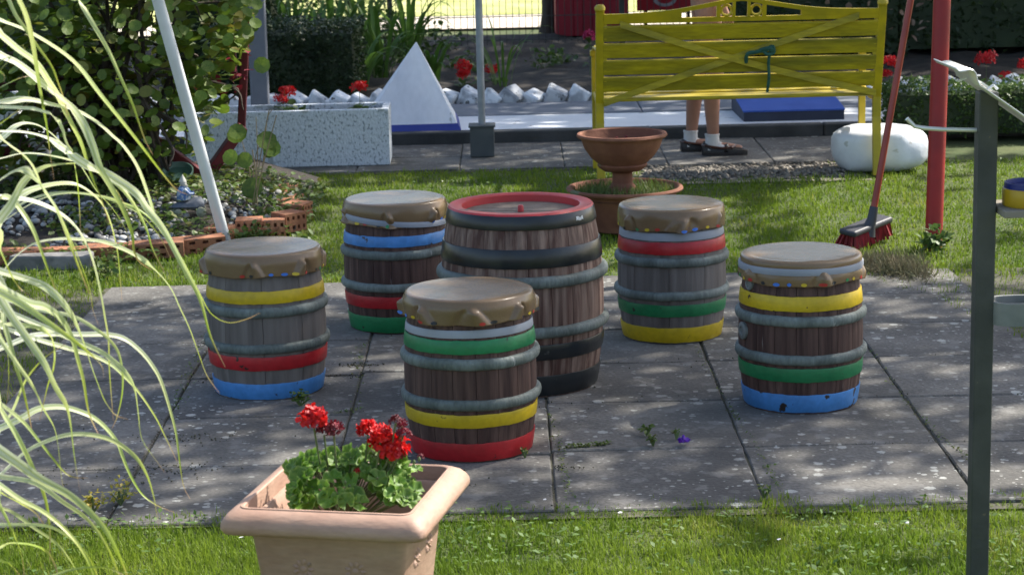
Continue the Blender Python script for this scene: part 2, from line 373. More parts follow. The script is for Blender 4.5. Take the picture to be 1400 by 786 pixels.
LEAF = ([(0, 0, 0), (-.28, .35, .06), (.28, .35, .06), (-.25, .7, .05), (.25, .7, .05), (0, 1, -.03), (0, .35, 0), (0, .7, 0)],
        [(0, 6, 1), (0, 2, 6), (1, 6, 7, 3), (6, 2, 4, 7), (3, 7, 5), (7, 4, 5)])
QLEAF = ([(0, 0, 0), (-.3, .5, .06), (0, 1, 0), (.3, .5, .06)], [(0, 3, 2, 1)])
ROUND = ([(0, 0, 0)]+[(.5*math.sin(2*PI*j/8), .5-.5*math.cos(2*PI*j/8)+.0, .05*abs(math.sin(2*PI*j/8))) for j in range(8)],
         [(1, 2, 3, 4, 5, 6, 7, 8)])
ROUND = ([(0, .5, -.03)]+[(.5*math.sin(2*PI*j/9), .5-.5*math.cos(2*PI*j/9), .04) for j in range(9)], [(0, j+1, (j+1) % 9+1) for j in range(9)])
def from_template(name, T):
    me = bpy.data.meshes.new(name); me.from_pydata(T[0], [], T[1]); me.update(); return me

# ================================================================== SETTING
def sheet(name, x0, x1, y0, y1, z, m, kind='structure', amp=0, step=None):
    mb = MB()
    if step:
        nx = int((x1-x0)/step)+1; ny = int((y1-y0)/step)+1
        vs = [(x0+(x1-x0)*i/nx, y0+(y1-y0)*j/ny, z+(amp*noise.noise((i*.37*step*8, j*.37*step*8, 1.3))+amp*.6*noise.noise((i*.9, j*.9, 4.)) if 0 < i < nx and 0 < j < ny else 0)) for j in range(ny+1) for i in range(nx+1)]
        fs = [(j*(nx+1)+i, j*(nx+1)+i+1, (j+1)*(nx+1)+i+1, (j+1)*(nx+1)+i) for j in range(ny) for i in range(nx)]
        mb.add(vs, fs)
    else: mb.add([(x0, y0, z), (x1, y0, z), (x1, y1, z), (x0, y1, z)], [(0, 1, 2, 3)])
    return tag(link(name, mb, m, smooth=bool(step), recalc=False), kind=kind)
sheet('ground', -900, 900, -900, 900, -.03, 'lawn')
sheet('lawn', -6, 6, 2.5, 12.2, -.014, 'lawn')

PX0 = -1.62
def slab(parent, x0, x1, y0, y1, th=.05, tilt=.0016, name='slab', z=0):
    """one flagstone with its own slight tilt and worn corners"""
    g = .0022; x0 += g+U(0, .002); x1 -= g; y0 += g; y1 -= g+U(0, .003)
    a, b, c0 = U(-tilt, tilt), U(-tilt, tilt), U(-.0018, .0018)
    cx, cy = (x0+x1)/2, (y0+y1)/2; cz = z+c0
    # outline with broken edge points
    pts = []
    P4 = [(x0, y0), (x1, y0), (x1, y1), (x0, y1)]
    for i in range(4):
        p, q = P4[i], P4[(i+1) % 4]; n = 5
        for k in range(n):
            t = k/n; j = .0022 if k else .004
            pts.append((p[0]+(q[0]-p[0])*t-cx+U(-j, j), p[1]+(q[1]-p[1])*t-cy+U(-j, j)))
    mb = MB(); n = len(pts)
    def zz(p, o): return a*p[0]/.27+b*p[1]/.27+o
    vs = [(p[0]*.985, p[1]*.985, zz(p, 0)) for p in pts]+[(p[0], p[1], zz(p, -.004)) for p in pts]+[(p[0], p[1], -th) for p in pts]
    mb.add(vs, [tuple(range(n))]+[(i, i+n, (i+1) % n+n, (i+1) % n) for i in range(n)]+[(i+n, i+2*n, (i+1) % n+2*n, (i+1) % n+n) for i in range(n)])
    return link(name, mb, 'slab', parent, smooth=False, loc=(cx, cy, cz))
patio = tag(link('patio', MB().add([(PX0-.4, 5.45, -.008), (3.4, 5.45, -.008), (3.4, 8.67, -.008), (PX0-.4, 8.67, -.008)], [(0, 1, 2, 3)]), 'jointsoil', recalc=False, smooth=False), kind='structure')
def clip_patio(): pass
xs = [-2.17, PX0, -1.07, -.505, .10, .65, 1.21, 1.76, 2.32, 2.87, 3.4]
rowsA = [5.50, 6.07, 6.61, 7.14, 7.66, 8.17, 8.66]
rowsB = [5.46, 5.99, 6.53, 7.05, 7.58, 8.13, 8.66]
rowsC = [5.50, 6.04, 6.57, 7.09, 7.62, 8.15, 8.66]
for i in range(len(xs)-1):
    rows = rowsB if xs[i] < -.51 else (rowsC if xs[i] < 0 else rowsA)
    for j in range(len(rows)-1):
        if xs[i] > 1.7 and rows[j] > 7.1: continue
        if xs[i] < PX0-.01 and rows[j] > 5.6: continue
        slab(patio, xs[i], xs[i+1], rows[j], rows[j+1])
# path in front of the white lane
path = tag(link('path', MB().add([(-1.6, 11.68, -.010), (2.3, 11.68, -.010), (2.3, 12.78, -.010), (-1.6, 12.78, -.010)], [(0, 1, 2, 3)]), 'jointsoil', recalc=False, smooth=False), kind='structure')
px_ = [-1.4, -.83, -.27, .30, .86, 1.43, 2.0, 2.3]
for i in range(len(px_)-1):
    for (a, b) in ((11.72, 12.22), (12.22, 12.76)):
        slab(path, px_[i], px_[i+1], a+U(-.004, .004), b)
# the white playing lane: kerb, white surface, back kerb
lane = tag(link('lane', MB().add([(-3.2, 12.86, .062), (3.9, 12.86, .062), (3.9, 13.56, .062), (-3.2, 13.56, .062)], [(0, 1, 2, 3)]), 'lane', recalc=False, smooth=False), kind='structure')
for k in range(7):
    link('kerb_block', MB().box((0, 0, 0), (1.005, .10, .105)), 'kerb', lane, smooth=False, bevel=.008, loc=(-2.7+k*1.01, 12.81, .0145))
for k in range(7):
    link('kerb_block', MB().box((0, 0, 0), (1.005, .62, .12)), 'kerbback', lane, smooth=False, bevel=.008, loc=(-2.7+k*1.01, 13.87, .01))
sheet('soil_bed', -6, 7, 14.18, 20.2, .004, 'soil', amp=.05, step=.12)
sheet('far_path', -14, 14, 21.1, 22.7, -.005, 'pathfar')
sheet('far_lawn', -40, 60, 22.75, 70, -.002, 'lawnfar')
# loose rubble strip by the bench
mb = MB()
n = 900
ang = RN.uniform(0, 2*PI, n); pos = np.stack([RN.uniform(.70, 1.75, n), 11.45+RN.normal(0, .13, n), RN.uniform(-.008, .004, n)], -1)
pos = pos[(pos[:, 1] < 11.70) & (pos[:, 1] > 11.12)]
OCT = ([(1, 0, 0), (-1, 0, 0), (0, 1, 0), (0, -1, 0), (0, 0, .7), (0, 0, -.7), (.6, .6, .3), (-.6, -.5, .35)], [(0, 6, 4), (6, 2, 4), (2, 1, 4), (1, 7, 4), (7, 3, 4), (3, 0, 4), (0, 2, 6), (0, 5, 2), (2, 5, 1), (1, 5, 3), (3, 5, 0), (1, 3, 7)])
tag(scatter('rubble', OCT[0], OCT[1], pos, rotmats(len(pos), .4), RN.uniform(.008, .02, len(pos)), 'gravel'), 'brown rubble strewn between path and lawn below the bench', 'rubble', kind='stuff')
sheet('gravel_strip', .62, 1.85, 11.08, 11.70, -.0100, 'gravel')

# ------------------------------------------------------------------ lawn grass (one mass, numpy)
def fbm(x, y, s=1., o=0.):
    v = np.zeros(len(x))
    for k, (a, b, c) in enumerate(((1.1, .7, 0), (-.8, 1.5, 2.), (2.3, -1.9, 4.1), (3.7, 3.1, 1.), (-5.3, 4.4, 3.))):
        v += np.sin((a*x+b*y)*s*2+c+o)*np.cos((b*x-a*y)*s*1.6+c*1.7+o)/(1+k*.5)
    return v/2
def brick_line(x):          # Y of the brick edging
    return np.interp(x, [-6, -2.3, -1.85, -1.43, -1.25, -.97, -.90], [9.2, 9.3, 9.36, 9.42, 9.72, 9.82, 10.1])
def lawn_mask(x, y):
    e = .05*fbm(x, y, 6.)
    pat = (x > PX0+e) & (y < 8.66+e*.9) & (y > 5.54+e*.7+.03*fbm(x, y, 21., 2.)+RN.normal(0, .012, len(x)))
    right = x > np.interp(y, [5, 7.1, 7.35, 8.0, 8.66], [3.4, 3.4, 1.74, 1.60, 1.36])+e
    pat &= ~right
    pat |= (x <= PX0+e) & (y < 5.99+e) & (y > 5.5)
    out = ~pat & (y < 11.72+.3*e)
    out &= ~((x > .68+e) & (x < 1.72+e*2) & (y > 11.22+e*2))
    bed = (x < -.98) & (y > brick_line(x)-.02) & (y < 11.3)
    out &= ~bed
    out &= ~((x < -.62) & (x > -2.3) & (y > 11.93))
    return out
def grass(n, y0, y1, h, w_):
    y = RN.uniform(y0, y1, n); half = y*.245+.12
    x = RN.uniform(-1, 1, n)*half
    k = lawn_mask(x, y) & (RN.uniform(0, 1, n) < .62+.38*np.clip(fbm(x, y, 3.)+.6, 0, 1)); x, y = x[k], y[k]
    return x, y, RN.uniform(.45, 1.3, len(x))*h*np.clip(.85+.35*fbm(x, y, 1.3)+.45*fbm(x, y, 8., 3.), .35, 1.6), RN.uniform(.7, 1.3, len(x))*w_
G1 = [grass(175000, 3.9, 5.62, .027, .0030), grass(60000, 5.5, 8.7, .032, .0042), grass(120000, 8.5, 11.8, .028, .0052)]
gx, gy, gh, gw = [np.concatenate([g[i] for g in G1]) for i in range(4)]
BL_ = ([(-.5, 0, 0), (.5, 0, 0), (.32, .18, .6), (-.32, .18, .6), (0, .55, 1.)], [(0, 1, 2, 3), (3, 2, 4)])
az = RN.uniform(0, 2*PI, len(gx)); ti = RN.normal(0, .62, len(gx))
c, s = np.cos(az), np.sin(az); z0 = np.zeros_like(c); o1 = np.ones_like(c)
Rz_ = np.stack([np.stack([c, -s, z0], -1), np.stack([s, c, z0], -1), np.stack([z0, z0, o1], -1)], -2)
c, s = np.cos(ti), np.sin(ti)
Rx_ = np.stack([np.stack([o1, z0, z0], -1), np.stack([z0, c, -s], -1), np.stack([z0, s, c], -1)], -2)
tag(scatter('lawn_grass', BL_[0], BL_[1], np.stack([gx, gy, np.full(len(gx), -.014)], -1), Rz_ @ Rx_, np.stack([gw, gh*.8, gh], -1), 'grass',
    rnd=np.clip(.5+.35*fbm(gx, gy, 2.2, 1.)+RN.normal(0, .16, len(gx)), 0, 1)), 'short mown green lawn grass around the paved patio', 'grass', kind='stuff')
# clover and small broad weeds in the lawn
n = 8500; y = np.concatenate([RN.uniform(3.95, 5.6, 5000), RN.uniform(8.6, 11.6, 3500)]); x = RN.uniform(-1, 1, n)*(y*.24)
k = lawn_mask(x, y) & (fbm(x, y, 2., 3.)+.5*fbm(x, y, 9., 1.) > .05); x, y = x[k], y[k]
tag(scatter('clover', QLEAF[0], QLEAF[1], np.stack([x, y, RN.uniform(.002, .02, len(x))], -1), rotmats(len(x), .5), RN.uniform(.010, .024, len(x)), 'clover'),
    'small broad clover leaves mixed into the lawn', 'clover', kind='stuff')

# ================================================================== KEGS
def arc_band(Rf, z0, z1, th=.0035, n=72, rag=.0, seed=0, zt=None):
    """flat hoop following the barrel profile"""
    mb = MB(); vs = []
    rnd_ = random.Random(seed)
    ph = [rnd_.uniform(0, 6.28) for _ in range(4)]
    def j(a, k): return rag*(math.sin(9*a+ph[k])+.7*math.sin(23*a+ph[k+1])+.6*math.sin(41*a+ph[k]))
    for i in range(n):
        a = 2*PI*i/n; t = zt(a) if zt else 0
        lo, hi = z0+j(a, 0)+t, z1+j(a, 1)+t
        mid = (lo+hi)/2
        for (r, z) in ((Rf(lo)-.003, lo), (Rf(lo)+th*.8, lo), (Rf(lo+.002)+th, lo+.0015), (Rf(mid)+th+.0004, mid), (Rf(hi-.002)+th, hi-.0015), (Rf(hi)+th*.8, hi), (Rf(hi)-.003, hi)):
            vs.append((r*math.cos(a), r*math.sin(a), z))
    k = 7; fs = [(i*k+q, ((i+1) % n)*k+q, ((i+1) % n)*k+(q+1) % k, i*k+(q+1) % k) for i in range(n) for q in range(k)]
    return mb.add(vs, fs)
def fat_ring(Rf, z0, z1, out=.013, n=72, seed=0):
    rr = random.Random(seed); p = [rr.uniform(0, 6) for _ in range(3)]
    zc, h = (z0+z1)/2, (z1-z0)/2; mb = MB(); vs = []; K = 9
    for i in range(n):
        a = 2*PI*i/n; wob = .0009*math.sin(3*a+p[0])+.0006*math.sin(11*a+p[1])
        for q in range(K):
            b = -PI/2+PI*q/(K-1)
            z = zc+h*math.sin(b)*.98+wob
            vs.append(((Rf(zc)-.004+(out+.004)*max(0, math.cos(b))**.6+wob)*math.cos(a), (Rf(zc)-.004+(out+.004)*max(0, math.cos(b))**.6+wob)*math.sin(a), z))
    fs = [(i*K+q, ((i+1) % n)*K+q, ((i+1) % n)*K+(q+1) % K, i*K+(q+1) % K) for i in range(n) for q in range(K)]
    return mb.add(vs, fs)
STAVES = {}
def stave_mesh(Rf, H, n, key):
    if key in STAVES: return STAVES[key]
    rows = 9; colsn = 4; da = 2*PI/n; g = .0007/Rf(H/2); mb = MB(); vs = []
    for i in range(rows+1):
        z = H*i/rows
        for k in range(colsn+1):
            t = k/colsn; a = -da/2+g+(da-2*g)*t; r = Rf(z)-.0009*(1 if k in (0, colsn) else 0)
            vs.append((r*math.cos(a), r*math.sin(a), z))
        for a in (da/2-g, -da/2+g): vs.append(((Rf(z)-.016)*math.cos(a), (Rf(z)-.016)*math.sin(a), z))
    k = colsn+3
    fs = [(i*k+q, i*k+(q+1) % k, (i+1)*k+(q+1) % k, (i+1)*k+q) for i in range(rows) for q in range(k)]
    fs += [tuple(range(k))[::-1], tuple(rows*k+q for q in range(k))]
    mb.add(vs, fs); me = mb.mesh('stave'); STAVES[key] = me; return me
def wood_staves(par, Rf, H, n, matn, key, off=0.):
    me = stave_mesh(Rf, H, n, key+matn)
    for i in range(n):
        o = link('stave', me, matn, par, rot=(0, 0, off+2*PI*i/n)) if not me.users or i == 0 else None
        if o is None:
            o = bpy.data.objects.new('stave', me); COL.objects.link(o); o.parent = par; o.rotation_euler = (0, 0, off+2*PI*i/n)
    return me
def Rs(z):
    t = (z-.215)/.215; return .1905-.0205*t*t
def cover(par, folds, hem, seed, cinch=None, flat=0, ztop=.470, bunch=None):
    rr = random.Random(seed); n = 320
    F = [(R(f[0]-90), f[1], R(f[2]), f[3] if len(f) > 3 else 1) for f in folds]
    ph = [rr.uniform(0, 6) for _ in range(6)]
    def surf(a, v):
        r0 = .184+.0012*math.sin(5*a+ph[0])
        zt = ztop-.012; z = zt-(zt-hem)*v
        r = r0+.004*math.sin(min(1, v*2.2)*PI/2)
        if cinch:
            d = (z-cinch[0]-cinch[1]*math.cos(a-cinch[2]))/.014
            r -= .004*math.exp(-d*d)
            if d < 0: r += .002+.0015*math.sin(11*a+ph[4])*min(1, -d)
        k = 1 if not cinch else (.30+.70*min(1, abs((z-cinch[0]-cinch[1]*math.cos(a-cinch[2]))/.018)))
        for (fa, A, wd, sg) in F:
            d = ((a-fa+PI) % (2*PI)-PI)*sg
            # an arch shaped loop of slack: starts as a point under the rim and widens to the hem
            up = max(0., (v-.16)/.84)
            if up > 0:
                ww = wd*(.22+.95*up**.7); x = (d+wd*.25*up)/ww
                sh = min(1., up*3.2); sh = sh*sh*(3-2*sh)
                if x < -1: e = 0
                elif x < 0: e = (1-(-x)**2.6)
                else: e = max(0., 1-x*1.25)**1.6
                r += A*e*sh*k*(1-.25*up)
                r -= A*.38*math.exp(-((x-1.0)*2.6)**2)*sh*k
            r += A*.22*math.exp(-(d/(wd*1.8))**2)*min(1, v*4)*k
        r += .0007*math.sin(7*a+ph[1])*v+.0008*noise.noise((math.cos(a)*4+seed, math.sin(a)*4, v*2))*min(1, v*3)
        z += v*(.0028*math.sin(3*a+ph[3])+.0012*math.sin(7*a+ph[5]))
        if bunch:
            d = (a-R(bunch[0]-90)+PI) % (2*PI)-PI; e = math.exp(-(d/R(bunch[1]))**2)
            r += e*v*(.006+.010*math.sin(d*21+3*v)); z -= e*v*.006
        return r, z
    mb = MB(); vs = []
    rows = 0
    for q in (.0, .25, .5, .7, .82, .90):       # the top, sagging a little in the middle
        for i in range(n):
            a = 2*PI*i/n; r, z = surf(a, 0.)
            zz = ztop-.0035*math.cos(q*1.5)+.0013*math.sin(2*a+ph[0]+2*q)*q+.0012*noise.noise((q*3*math.cos(a)+seed, q*3*math.sin(a), 1.))-(.004*max(0, q-.7)/.2*.5 if q > .7 else 0)
            vs.append(((r-.022)*q/.90*math.cos(a), (r-.022)*q/.90*math.sin(a), zz))
        rows += 1
    for q in (.25, .5, .75):
        for i in range(n):
            a = 2*PI*i/n; r, z = surf(a, 0.); b = q*PI/2
            vs.append(((r-.022+.022*math.sin(b))*math.cos(a), (r-.022+.022*math.sin(b))*math.sin(a), z+.0095*math.cos(b)+.0005)); 
        rows += 1
    V = [0, .08, .16, .24, .32, .4, .48, .56, .64, .72, .8, .88, .95, 1.]
    for v in V:
        for i in range(n):
            a = 2*PI*i/n; r, z = surf(a, v); vs.append((r*math.cos(a), r*math.sin(a), z))
        rows += 1
    for (dr) in (-.002, -.010):                # turned-in hem
        for i in range(n):
            a = 2*PI*i/n; r, z = surf(a, 1.); vs.append(((r+dr)*math.cos(a), (r+dr)*math.sin(a), z+(-.001 if dr > -.005 else .004)))
        rows += 1
    fs = [(i*n+j, i*n+(j+1) % n, (i+1)*n+(j+1) % n, (i+1)*n+j) for i in range(rows-1) for j in range(n)]
    mb.add(vs, fs)
    c = link('cover', mb, 'vinyl', par)
    try: c.data.set_sharp_from_angle(angle=R(80))
    except Exception: pass
    # printed coloured ovals along the hem
    t = MB(); cols = [0, 1, 2, 3, 4]; K = 27; order = [2, 0, 1, 4, 3, 0, 1, 4, 2]
    for k in range(K):
        a0 = 2*PI*(k+rr.uniform(-.2, .2))/K; wa = rr.uniform(.034, .062); m_ = 5
        if rr.random() < .15: continue
        grid = []
        for i in range(m_+1):
            s_ = -1+2*i/m_; hgt = .105*math.sqrt(max(0, 1-s_*s_*.9))
            for e in (-1, 1):
                v = .895+hgt*e*.8; r, z = surf(a0+wa*s_, min(.995, v)); r += .0012
                grid.append((r*math.cos(a0+wa*s_), r*math.sin(a0+wa*s_), z))
        ci = order[(k+seed) % len(order)]
        link('hem_oval', MB().add(grid, [(2*i, 2*i+2, 2*i+3, 2*i+1) for i in range(m_)]), ['t_yel', 't_red', 't_blu', 't_grn', 't_blk'][ci], c, label=['yellow', 'red', 'blue', 'green', 'black'][ci]+' oval printed on the hem')
    return c
def keg(label, loc, rz, nst, wood, bands, folds, hem, seed, strap=None, cinch=None, bunch=None, bungs=()):
    t = thing('keg_stool', label, 'keg stool', loc, 0, 'keg stools around the barrel table')
    wood_staves(t, Rs, .425, nst, wood, 's%d' % nst, rz)
    link('lid', MB().disc(.168, .405).disc(.150, .03, up=False), 'w_brown', t, smooth=False)
    for k, (c, z0, z1) in enumerate(bands):
        link('hoop', arc_band(Rs, z0, z1, rag=.0006, seed=seed*7+k), 'h_'+c, t, label=c+' painted hoop')
    for k, (z0, z1) in enumerate(((.269, .303), (.153, .186))):
        link('rubber_ring', fat_ring(Rs, z0, z1, seed=seed+k), 'ring', t)
    cover(t, folds, hem, seed, cinch, bunch=bunch)
    if strap:
        z0, z1, tilt, pa, rad = strap
        Rf = (lambda z: rad) if rad else Rs
        link('strap', arc_band(Rf, z0, z1, th=.003, zt=lambda a: tilt*math.cos(a-pa)), 'strap', t, label='grey elastic strap')
    for (deg, z, rad) in bungs:
        a = R(deg-90); mb = MB()
        mb.lathe([(0.0001, .004), (rad*.45, .004), (rad*.5, .0075), (rad*.8, .008), (rad, .005), (rad, -.006)], 20)
        b = link('bung', mb, 'cup', t, loc=((Rs(z)+.001)*math.cos(a), (Rs(z)+.001)*math.sin(a), z), rot=(0, R(90), a))
    return t
def base(px, py, back=.03):
    p = G(px, py); p.y += back; p.x *= (p.y/(p.y-back)); return (p.x, p.y, 0)
TOPB = (.315, .355)
keg('keg stool with green upper hoop and red bottom hoop, nearest the flower planter', base(646, 614), .1, 18, 'w_brown',
    [('green', .316, .354), ('yellow', .104, .142), ('red', .004, .057)],
    [(-84, .016, 10), (-43, .019, 11, -1), (3, .017, 13, -1), (50, .019, 9, 1), (95, .012, 8), (135, .012, 8), (180, .012, 8), (-135, .012, 8)],
    .400, 3, strap=(.359, .381, .002, R(-60), None))
keg('keg stool with yellow upper hoop and blue bottom hoop, behind the long grass, no strap', base(369, 533), .22, 9, 'w_grey',
    [('yellow', .314, .353), ('red', .100, .144), ('blue', .004, .055)],
    [(-76, .018, 10, -1), (-4, .017, 8, -1), (46, .020, 9, 1), (100, .012, 8), (150, .012, 8), (-150, .012, 8)], .397, 5)
keg('keg stool at right with strap round its cover, green and chipped blue lower hoops', base(1094, 550), .15, 18, 'w_brown',
    [('yellow', .318, .362), ('green', .101, .143), ('blue', .004, .060)],
    [(-60, .008, 9, 1), (12, .016, 8, -1), (75, .010, 8), (130, .012, 8), (180, .012, 8), (-130, .012, 8)], .395, 8,
    strap=(.424, .444, .003, R(-90), .187), cinch=(.434, .003, R(-90)), bungs=((-72, .238, .027), (-66, .384, .019)))
keg('keg stool with light blue upper hoop and slipped tilted strap, behind on the left', base(545, 445), .3, 18, 'w_brown',
    [('blue', .316, .354), ('red', .094, .137), ('green', .004, .062)],
    [(-70, .016, 9, -1), (-5, .018, 7, -1), (50, .020, 8, 1), (100, .012, 8), (150, .012, 8), (-150, .012, 8)], .389, 11,
    strap=(.392, .411, .017, R(175), .188), cinch=(.402, .016, R(175)))
keg('keg stool with red upper hoop and yellow bottom hoop, in front of the terracotta bowls', base(919, 458), .05, 9, 'w_grey',
    [('red', .315, .357), ('green', .097, .139), ('yellow', .004, .057)],
    [(-53, .018, 8, 1), (9, .014, 16, 1), (60, .008, 8), (110, .012, 8), (160, .012, 8), (-140, .012, 8)], .396, 14,
    strap=(.362, .389, 0, 0, None), bunch=(10, 13))

# barrel table
def Rt(z):
    t = (z-.28)/.29; return .262-.031*t*t
tb = thing('barrel_table', 'big wooden barrel table with red rim and black hoops in the middle of the patio', 'barrel table', base(717, 523))
wood_staves(tb, Rt, .568, 22, 'w_red', 't', .07)
for k, (z0, z1) in enumerate(((.534, .577), (.416, .475), (.123, .172), (.004, .070))):
    link('hoop', arc_band(Rt, z0, z1, th=.004, n=96, rag=.0003, seed=50+k), 'h_black', tb)
for k, (z0, z1) in enumerate(((.352, .391), (.194, .231))):
    link('rubber_ring', fat_ring(Rt, z0, z1, out=.017, n=96, seed=60+k), 'ring', tb)
link('rim', MB().lathe([(.231, .560), (.2325, .577), (.228, .5825), (.196, .5825), (.189, .579), (.187, .548)], 96), 'rim_red', tb)
for k in range(6):                                       # lid boards cut to the round
    x0 = -.188+k*.0627; x1 = x0+.0610; m_ = 8; up = []; dn = []
    for i in range(m_+1):
        x = x0+(x1-x0)*i/m_; h = math.sqrt(max(0, .188**2-x*x)); up.append((x, h)); dn.append((x, -h))
    P = dn+up[::-1]; n = len(P); mb = MB(); z = .557+U(-.0008, .0008)
    mb.add([(p[0], p[1], z) for p in P]+[(p[0], p[1], z-.012) for p in P], [tuple(range(n))]+[(i, i+n, (i+1) % n+n, (i+1) % n) for i in range(n)])
    link('lid_board', mb, 'w_lid', tb, smooth=False, rot=(0, 0, R(84)))
link('peg', MB().lathe([(.0001, .022), (.007, .021), (.009, .017), (.010, 0)], 14), 'rim_red', tb, loc=(.0, -.012, .557))
# a torn white sticker curved round the top hoop
mb = MB(); vs = []
for i in range(7):
    a = R(-90+46+i*1.35); top = .562-(.004 if i in (3, 4) else 0); bot = .549+(.003 if i in (1, 5) else 0)
    for z in (bot, top): vs.append(((Rt(z)+.0052)*math.cos(a), (Rt(z)+.0052)*math.sin(a), z))
mb.add(vs, [(2*i, 2*i+2, 2*i+3, 2*i+1) for i in range(6)])
link('torn_sticker', mb, 'sticker', tb)

# ================================================================== FLOWERS (shared builders)
def petal_head(mb, c, rad, n, sz, squash=.75, mi=0, rs=None):
    """dense dome of small petals"""
    rs = rs or random
    for _ in range(n):
        d = Vector((rs.gauss(0, 1), rs.gauss(0, 1), rs.gauss(0, 1)))
        d.normalize(); d.z = abs(d.z)*1.1-.25; d.normalize()
        p = Vector(c)+Vector((d.x*rad, d.y*rad, d.z*rad*squash))*rs.uniform(.7, 1.05)
        t = (d+Vector((rs.gauss(0, .35), rs.gauss(0, .35), rs.gauss(0, .35)))).normalized()
        q = t.to_track_quat('Z', 'X') @ Quaternion((0, 0, 1), rs.uniform(0, 6.28))
        for k in range(4):
            qa = q @ Quaternion((0, 0, 1), k*PI/2+rs.uniform(-.2, .2))
            s = sz*rs.uniform(.75, 1.15)
            vs = [p+qa @ Vector(v) for v in ((0, 0, 0), (s, -.42*s, .15*s), (s*1.25, 0, .05*s), (s, .42*s, .18*s))]
            mb.add(vs, [(0, 1, 2, 3)], mi)
def gleaf_mesh(seed, r=.03):
    """scalloped, folded geranium leaf facing +Z"""
    rr = random.Random(seed); n = 22; vs = [(0, 0, -.22*r)]; vals = [.0]
    for ring, q in enumerate((.45, .8, 1.0)):
        for j in range(n):
            a = R(18)+R(324)*j/(n-1); sc = (1+.055*math.cos(a*8.5)) if ring == 2 else 1
            wav = .17*math.sin(a*6+rr.uniform(-.2, .2))*q*q
            rad = r*q*sc
            vs.append((rad*math.sin(a), -rad*math.cos(a), r*(-.22+.42*q*q*.55+wav)))
            vals.append((.45, .78, 1.0)[ring])
    fs = []
    for j in range(n-1):
        fs.append((0, 1+j, 2+j))
        for k in range(2): fs.append((1+k*n+j, 1+(k+1)*n+j, 2+(k+1)*n+j, 2+k*n+j))
    me = bpy.data.meshes.new('leaf'); me.from_pydata([tuple(v) for v in vs], [], fs); me.update()
    at = me.attributes.new('rnd', 'FLOAT', 'POINT'); at.data.foreach_set('value', vals)
    me.materials.append(M['gleaf']); me.polygons.foreach_set('use_smooth', [True]*len(fs)); return me
GL = [gleaf_mesh(i) for i in range(4)]
def raw(name, me, parent, loc, rot, scl=1.):
    o = bpy.data.objects.new(name, me); COL.objects.link(o); o.parent = parent; o.location = loc
    if hasattr(rot, 'w'): o.rotation_mode = 'QUATERNION'; o.rotation_quaternion = rot
    else: o.rotation_euler = rot
    o.scale = (scl,)*3 if not hasattr(scl, '__len__') else scl
    return o

def small_geranium(label, loc, heads, hgt=.12, spread=.09, group='red geraniums in the beds', nl=26, hr=.04, scale=1., petals='petal'):
    t = thing('geranium_plant', label, 'geranium', loc, U(0, 6), group)
    pos = []; mb = MB()
    n = nl
    for k in range(n):
        a = U(0, 6.28); rr_ = spread*math.sqrt(U(0, 1)); pos.append((rr_*math.cos(a), rr_*math.sin(a), hgt*U(.15, .75)*(1-.4*rr_/spread)))
        if k % 3 == 0: mb.tube([(0, 0, 0), (pos[-1][0]*.5, pos[-1][1]*.5, pos[-1][2]*.7), pos[-1]], .0018, 4)
    scatter('foliage', ROUND[0], ROUND[1], np.array(pos)-np.array([0, 0, 0.]), rotmats(n, .5), RN.uniform(.03, .05, n)*scale, 'box', t)
    for (x, y, z, r) in heads:
        m2 = MB(); petal_head(m2, (x, y, z), r, int(26), r*.42)
        link('flower_head', m2, petals, t, smooth=False, recalc=False)
        mb.tube([(0, 0, 0), (x*.5, y*.5, z*.6), (x, y, z)], .002, 4)
    link('stem', mb, 'stem', t)
    return t

# ================================================================== FOREGROUND PLANTER
cs = [G(305, 700, .40), G(597, 711, .40), G(634, 632, .40), G(370, 621, .40)]
pc = sum(cs, Vector())/4
ax = ((cs[1]-cs[0])+(cs[2]-cs[3])).normalized(); prz = math.atan2(ax.y, ax.x)
PW = ((cs[1]-cs[0]).length+(cs[2]-cs[3]).length)/4; PD = ((cs[3]-cs[0]).length+(cs[2]-cs[1]).length)/4
print('planter', pc, math.degrees(prz), PW, PD)
planter = thing('planter', 'square tapered terracotta coloured planter with thick rim in the foreground', 'planter', (pc.x, pc.y, 0), prz)
def sq_loft(prof, sx=1., sy=1., n=4, corner=.12, seg=4):
    """square lofted section with rounded corners; prof = (half width, z)"""
    vs = []; fs = []
    for (hw, z) in prof:
        hx, hy = hw*sx, hw*sy; c = min(hw, .2)*corner
        for q, (ax_, ay_) in enumerate(((1, -1), (1, 1), (-1, 1), (-1, -1))):
            for s in range(seg+1):
                a = -PI/2+q*PI/2+(PI/2)*s/seg
                vs.append((ax_*(hx-c)+c*math.cos(a), ay_*(hy-c)+c*math.sin(a), z))
    k = 4*(seg+1)
    fs = [(i*k+j, i*k+(j+1) % k, (i+1)*k+(j+1) % k, (i+1)*k+j) for i in range(len(prof)-1) for j in range(k)]
    return MB().add(vs, fs)
hw = (PW+PD)/2
link('body', sq_loft([(.115, .0), (.125, .004), (hw-.052, .335), (hw-.046, .352), (hw-.040, .358), (hw-.04, .37)]), 'planter', planter)
link('rim', sq_loft([(hw-.042, .350), (hw-.010, .350), (hw-.004, .353), (hw, .361), (hw-.001, .371), (hw-.006, .381), (hw-.014, .390), (hw-.026, .3965), (hw-.034, .3985), (hw-.0345, .4005), (hw-.039, .401), (hw-.0415, .399), (hw-.043, .388), (hw-.046, .350)]), 'planter', planter, subsurf=0)
link('inner_pot', sq_loft([(hw-.047, .366), (hw-.050, .370), (hw-.056, .369), (hw-.068, .352), (hw-.085, .24), (hw-.085, .20)]), 'planter', planter)
link('earth', sheet('earth_tmp', -.13, .13, -.13, .13, .30, 'soil', amp=.02, step=.02).data, None, planter, recalc=False)
bpy.data.objects.remove(bpy.data.objects['earth_tmp'])
